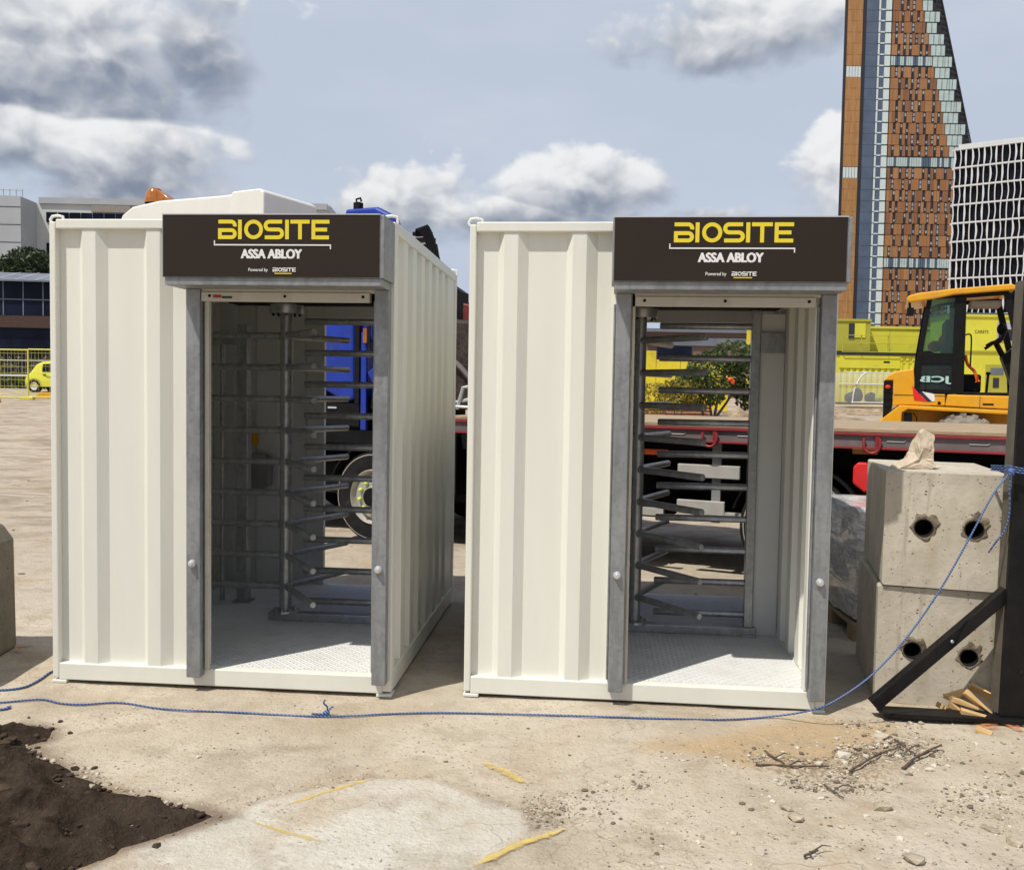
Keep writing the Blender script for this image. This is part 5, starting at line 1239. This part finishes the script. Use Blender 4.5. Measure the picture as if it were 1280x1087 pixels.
# car
CR = empty('parked_car', (-22.75, 43, hgt(-21.5, 43)), R(-4), 'bright yellow hatchback car behind the mesh fence', 'car')
f = MB(); out = [(-.02, .28), (-.05, .62), (.04, .82), (.18, .98), (.42, 1.32), (.68, 1.46), (1.2, 1.50), (1.9, 1.47), (2.45, 1.12), (2.7, .98), (3.4, .86), (3.62, .62), (3.62, .28)]
secs = [(0.0, .86), (.08, .98), (.2, 1.0), (1.45, 1.0), (1.57, .98), (1.65, .86)]
n = len(out); vs = []
for yy, k in secs:
    for a, b_ in out: vs.append((1.8 + (a - 1.8) * (k if b_ > .9 else (.97 + .03 * k)), yy + (0.12 * max(0, b_ - .9) * (1 if yy < .8 else -1)), .28 + (b_ - .28) * k))
f.add(vs, [(i * n + j, i * n + (j + 1) % n, (i + 1) * n + (j + 1) % n, (i + 1) * n + j) for i in range(5) for j in range(n)] + [tuple(range(n)), tuple(range(5 * n, 6 * n))])
body = f.build('body', 'caryellow', CR, smooth=40, bevel=.03)
f = MB(); f.prism([(.80, 1.0), (.86, 1.34), (1.5, 1.38), (1.5, 1.0)], .0, .06); f.build('side_window', 'navyglass', body)
f = MB(); f.prism([(1.58, 1.0), (1.58, 1.38), (1.85, 1.34), (2.3, 1.02)], .0, .06); f.build('side_window', 'navyglass', body)
MB().box(.85, 1.0, -.03, -.002, .84, .88).build('door_handle', 'dark', body)
text_mesh('Carey', .12, 'dark', 'lettering', CR, 1.02, -.006, .68, .42, bold=.01)
for x in (.42, 2.95):
    for y0, k in ((-.02, 1), (1.67, -1)):
        f = MB(); f.revolve([(.2, 0), (.29, 0), (.31, .03 * k), (.31, .2 * k), (.2, .2 * k)], (x, y0, .31), 'y', 26); w_ = f.build('wheel', 'rubber', CR, smooth=40)
        f = MB(); f.revolve([(.2, .0), (.19, -.01 * k), (.1, .03 * k), (0, .02 * k)], (x, y0, .31), 'y', 7); f.build('rim', 'silver', w_)
        f = MB(); f.revolve([(.36, -.0), (.36, .2 * k), (.33, .2 * k)], (x, y0, .31), 'y', 20, 0, 0, math.pi); f.build('arch', 'dark', CR)
# bank, railing and bare shrubs behind the fence
o = empty('railing', (-40, 48, 1.25), 0, 'pale horizontal railing before the green bank at the left', 'railing')
f = MB(); f.tube((0, 0, .72), (22, 0, .72), .05, 7); f.build('top_rail', 'lattice', o)
f = MB()
for a in np.arange(0, 22, .3): f.tube((a, .06, .75), (a, .06, 1.5), .015, 4)
f.tube((0, .06, 1.5), (22, .06, 1.5), .03, 5); f.build('bars', 'greybar', o, weld=False)
for a in np.arange(0, 22, 2.2): MB().tube((a, .1, 0), (a, .1, .75), .04, 6).build('post', 'greybar', o)
f = MB(); v, q = leaves(5000, lambda: (random.uniform(-42, -16), random.uniform(48.6, 51.5), 1.2 + random.uniform(0, 1) ** 1.2 * 1.0), .16); f.add(v, q); tag(f.build('undergrowth', 'leafdark', weld=False), 'dark green undergrowth behind the yellow fence', 'undergrowth', kind='stuff')
f = MB(); v, q = leaves(3500, lambda: (random.uniform(-42, -16), random.uniform(53, 55), 1.2 + random.uniform(0, 1) * 1.9), .14); f.add(v, q); tag(f.build('hedge', mat('bare_hedge', (.13, .105, .06), .9, var=.5, scale=3), weld=False), 'brownish hedge row before the dark glazed building', 'hedge', kind='stuff')

# ------------------------------------------------------------------ light and sky
SD = Vector((-.40, -.36, 1)).normalized()
sun = bpy.data.lights.new('sun', 'SUN'); sun.energy = 4.8; sun.angle = R(.53); sun.color = (1, .955, .87)
so = bpy.data.objects.new('sun', sun); col.objects.link(so); so.rotation_euler = SD.to_track_quat('Z', 'Y').to_euler()
wd = bpy.data.worlds.new('World'); sc.world = wd; wd.use_nodes = True
wd.cycles.sampling_method = 'MANUAL'; wd.cycles.sample_map_resolution = 256
nt = wd.node_tree; t = NT(nt); bgn = nt.nodes['Background']
sky = t.n('ShaderNodeTexSky', sky_type='NISHITA', sun_disc=False, sun_elevation=math.asin(SD.z), sun_rotation=math.atan2(SD.x, SD.y), air_density=1.0, dust_density=1.6, ozone_density=1.0)
g = t.n('ShaderNodeTexCoord').outputs['Generated']
xyz = t.n('ShaderNodeSeparateXYZ', {0: t.n('ShaderNodeVectorMath', {0: g}, operation='NORMALIZE').outputs[0]})
az = t.m('ARCTAN2', xyz.outputs[0], xyz.outputs[1]); el = t.m('ARCSINE', xyz.outputs[2])
v2 = t.n('ShaderNodeCombineXYZ', {0: az, 1: t.m('MULTIPLY', el, 1.35), 2: 0.0}).outputs[0]
def sh2(du, dv): return t.n('ShaderNodeVectorMath', {0: v2, 1: (du, dv, 0)}, operation='ADD').outputs[0]
nA = t.noise(v2, 5.0, 6, .58, .3); nB = t.noise(sh2(3.1, 1.7), 3.0, 2, .5)
wrp = t.n('ShaderNodeVectorMath', {0: v2, 1: t.n('ShaderNodeVectorMath', {0: t.n('ShaderNodeTexNoise', {'Vector': v2, 'Scale': 14.0, 'Detail': 4.0}).outputs['Color'], 'Scale': .05}, operation='SCALE').outputs[0]}, operation='ADD').outputs[0]
def puff(vec):
    return t.m('SUBTRACT', 1.0, t.n('ShaderNodeTexVoronoi', {'Vector': vec, 'Scale': 13.0, 'Smoothness': .35, 'Detail': 2.5, 'Roughness': .5, 'Lacunarity': 2.2}, feature='SMOOTH_F1', normalize=True, voronoi_dimensions='2D').outputs['Distance'])
pA = puff(wrp); pB = puff(t.n('ShaderNodeVectorMath', {0: wrp, 1: (-.010, .018, 0)}, operation='ADD').outputs[0])
# (px, py, rx, ry, gain, brightness)
CL = [(60, 75, 205, 95, 1.05, .46), (245, 65, 80, 85, .8, .36), (150, 205, 125, 60, 1.25, .50), (15, 165, 120, 60, .9, .55), (505, 256, 92, 48, 1.25, .60), (735, 244, 104, 46, 1.2, .55), (915, 40, 165, 50, .9, .58), (1050, 232, 62, 70, .8, .8), (640, 270, 170, 26, .9, .42), (890, 268, 110, 18, .6, .6)]
den = None; shn = None
for px, py, rx, ry, ga, br_ in CL:
    d = ray(px, py).normalized(); a0 = math.atan2(d.x, d.y); e0 = math.asin(d.z)
    ru, rv = rx / FPX, ry / FPX
    du = t.m('DIVIDE', t.m('SUBTRACT', az, a0), ru); dv = t.m('DIVIDE', t.m('SUBTRACT', el, e0), rv)
    r_ = t.m('SQRT', t.m('ADD', t.m('MULTIPLY', du, du), t.m('MULTIPLY', dv, dv)))
    k = t.m('SUBTRACT', 1.25 + (ga - 1) * .7, r_)
    lit = t.m('ADD', t.m('MULTIPLY', dv, .55), br_)
    if den is None: den, shn = k, lit
    else:
        w_ = t.ss(t.m('SUBTRACT', k, den), -.12, .12)
        shn = t.m('ADD', t.m('MULTIPLY', lit, w_), t.m('MULTIPLY', shn, t.m('SUBTRACT', 1.0, w_)))
        den = t.m('MAXIMUM', den, k)
# other clouds round the rest of the sky
oth = t.m('MULTIPLY', t.m('SUBTRACT', t.ss(t.m('ABSOLUTE', az), .75, 1.1), .0), t.m('MULTIPLY', t.m('SUBTRACT', nB, .47), 7.0))
oth = t.m('ADD', oth, t.m('MULTIPLY', t.m('SUBTRACT', t.ss(t.m('ABSOLUTE', az), .75, 1.1), 1.0), 3.0))
den = t.m('MAXIMUM', den, oth)
dd = t.m('ADD', den, t.m('ADD', t.m('MULTIPLY', t.m('SUBTRACT', nA, .5), 2.3), t.m('MULTIPLY', t.m('SUBTRACT', pA, .66), 1.5)))
dd = t.m('MINIMUM', dd, t.m('ADD', den, .8))
wid = t.n('ShaderNodeMapRange', {0: shn, 1: .35, 2: 1.0, 3: .9, 4: .32}).outputs[0]
mask = t.ss(t.m('DIVIDE', t.m('SUBTRACT', dd, .1), wid), 0.0, 1.0)
rel = t.m('MULTIPLY', t.m('SUBTRACT', pA, pB), 1.5)
lum = t.m('ADD', t.m('ADD', shn, rel), t.m('MULTIPLY', t.m('SUBTRACT', nA, .5), 1.0))
lum = t.ss(lum, .0, 1.15)
cc = t.mix(lum, (2.6, 3.1, 4.1), (9.9, 10.0, 10.1))
veil = t.mix(.9, sky.outputs[0], (6.3, 7.05, 8.4))
hz = t.m('MULTIPLY', t.m('SUBTRACT', 1.0, t.ss(el, 0.02, .22)), .35)
veil = t.mix(hz, veil, (4.9, 6.3, 8.8))
vn = t.m('MULTIPLY', t.ss(t.noise(t.scl(v2, (1, 2.2, 1)), 2.2, 5, .55), .4, .75), .65)
veil = t.mix(vn, veil, (7.2, 7.9, 9.0))
veil = t.mix(t.ss(el, .42, .75), veil, (1.0, 1.7, 3.4))  # sky overhead, out of view, darkened to deepen the shadows
veil = t.mix(t.m('MULTIPLY', t.ss(t.m('ABSOLUTE', az), .7, 1.3), .6), veil, (1.2, 2.0, 3.8))  # unseen sky at the sides and behind the camera darkened to cut ambient light
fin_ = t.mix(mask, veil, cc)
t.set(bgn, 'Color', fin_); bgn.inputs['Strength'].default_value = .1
sc.view_settings.view_transform = 'Standard'; sc.view_settings.look = 'None'; sc.view_settings.gamma = 1; sc.view_settings.use_curve_mapping = False
sc.view_settings.exposure = -0.2
sc.cycles.max_bounces = 5; sc.cycles.diffuse_bounces = 3; sc.cycles.glossy_bounces = 2; sc.cycles.transparent_max_bounces = 8; sc.cycles.caustics_reflective = False; sc.cycles.caustics_refractive = False
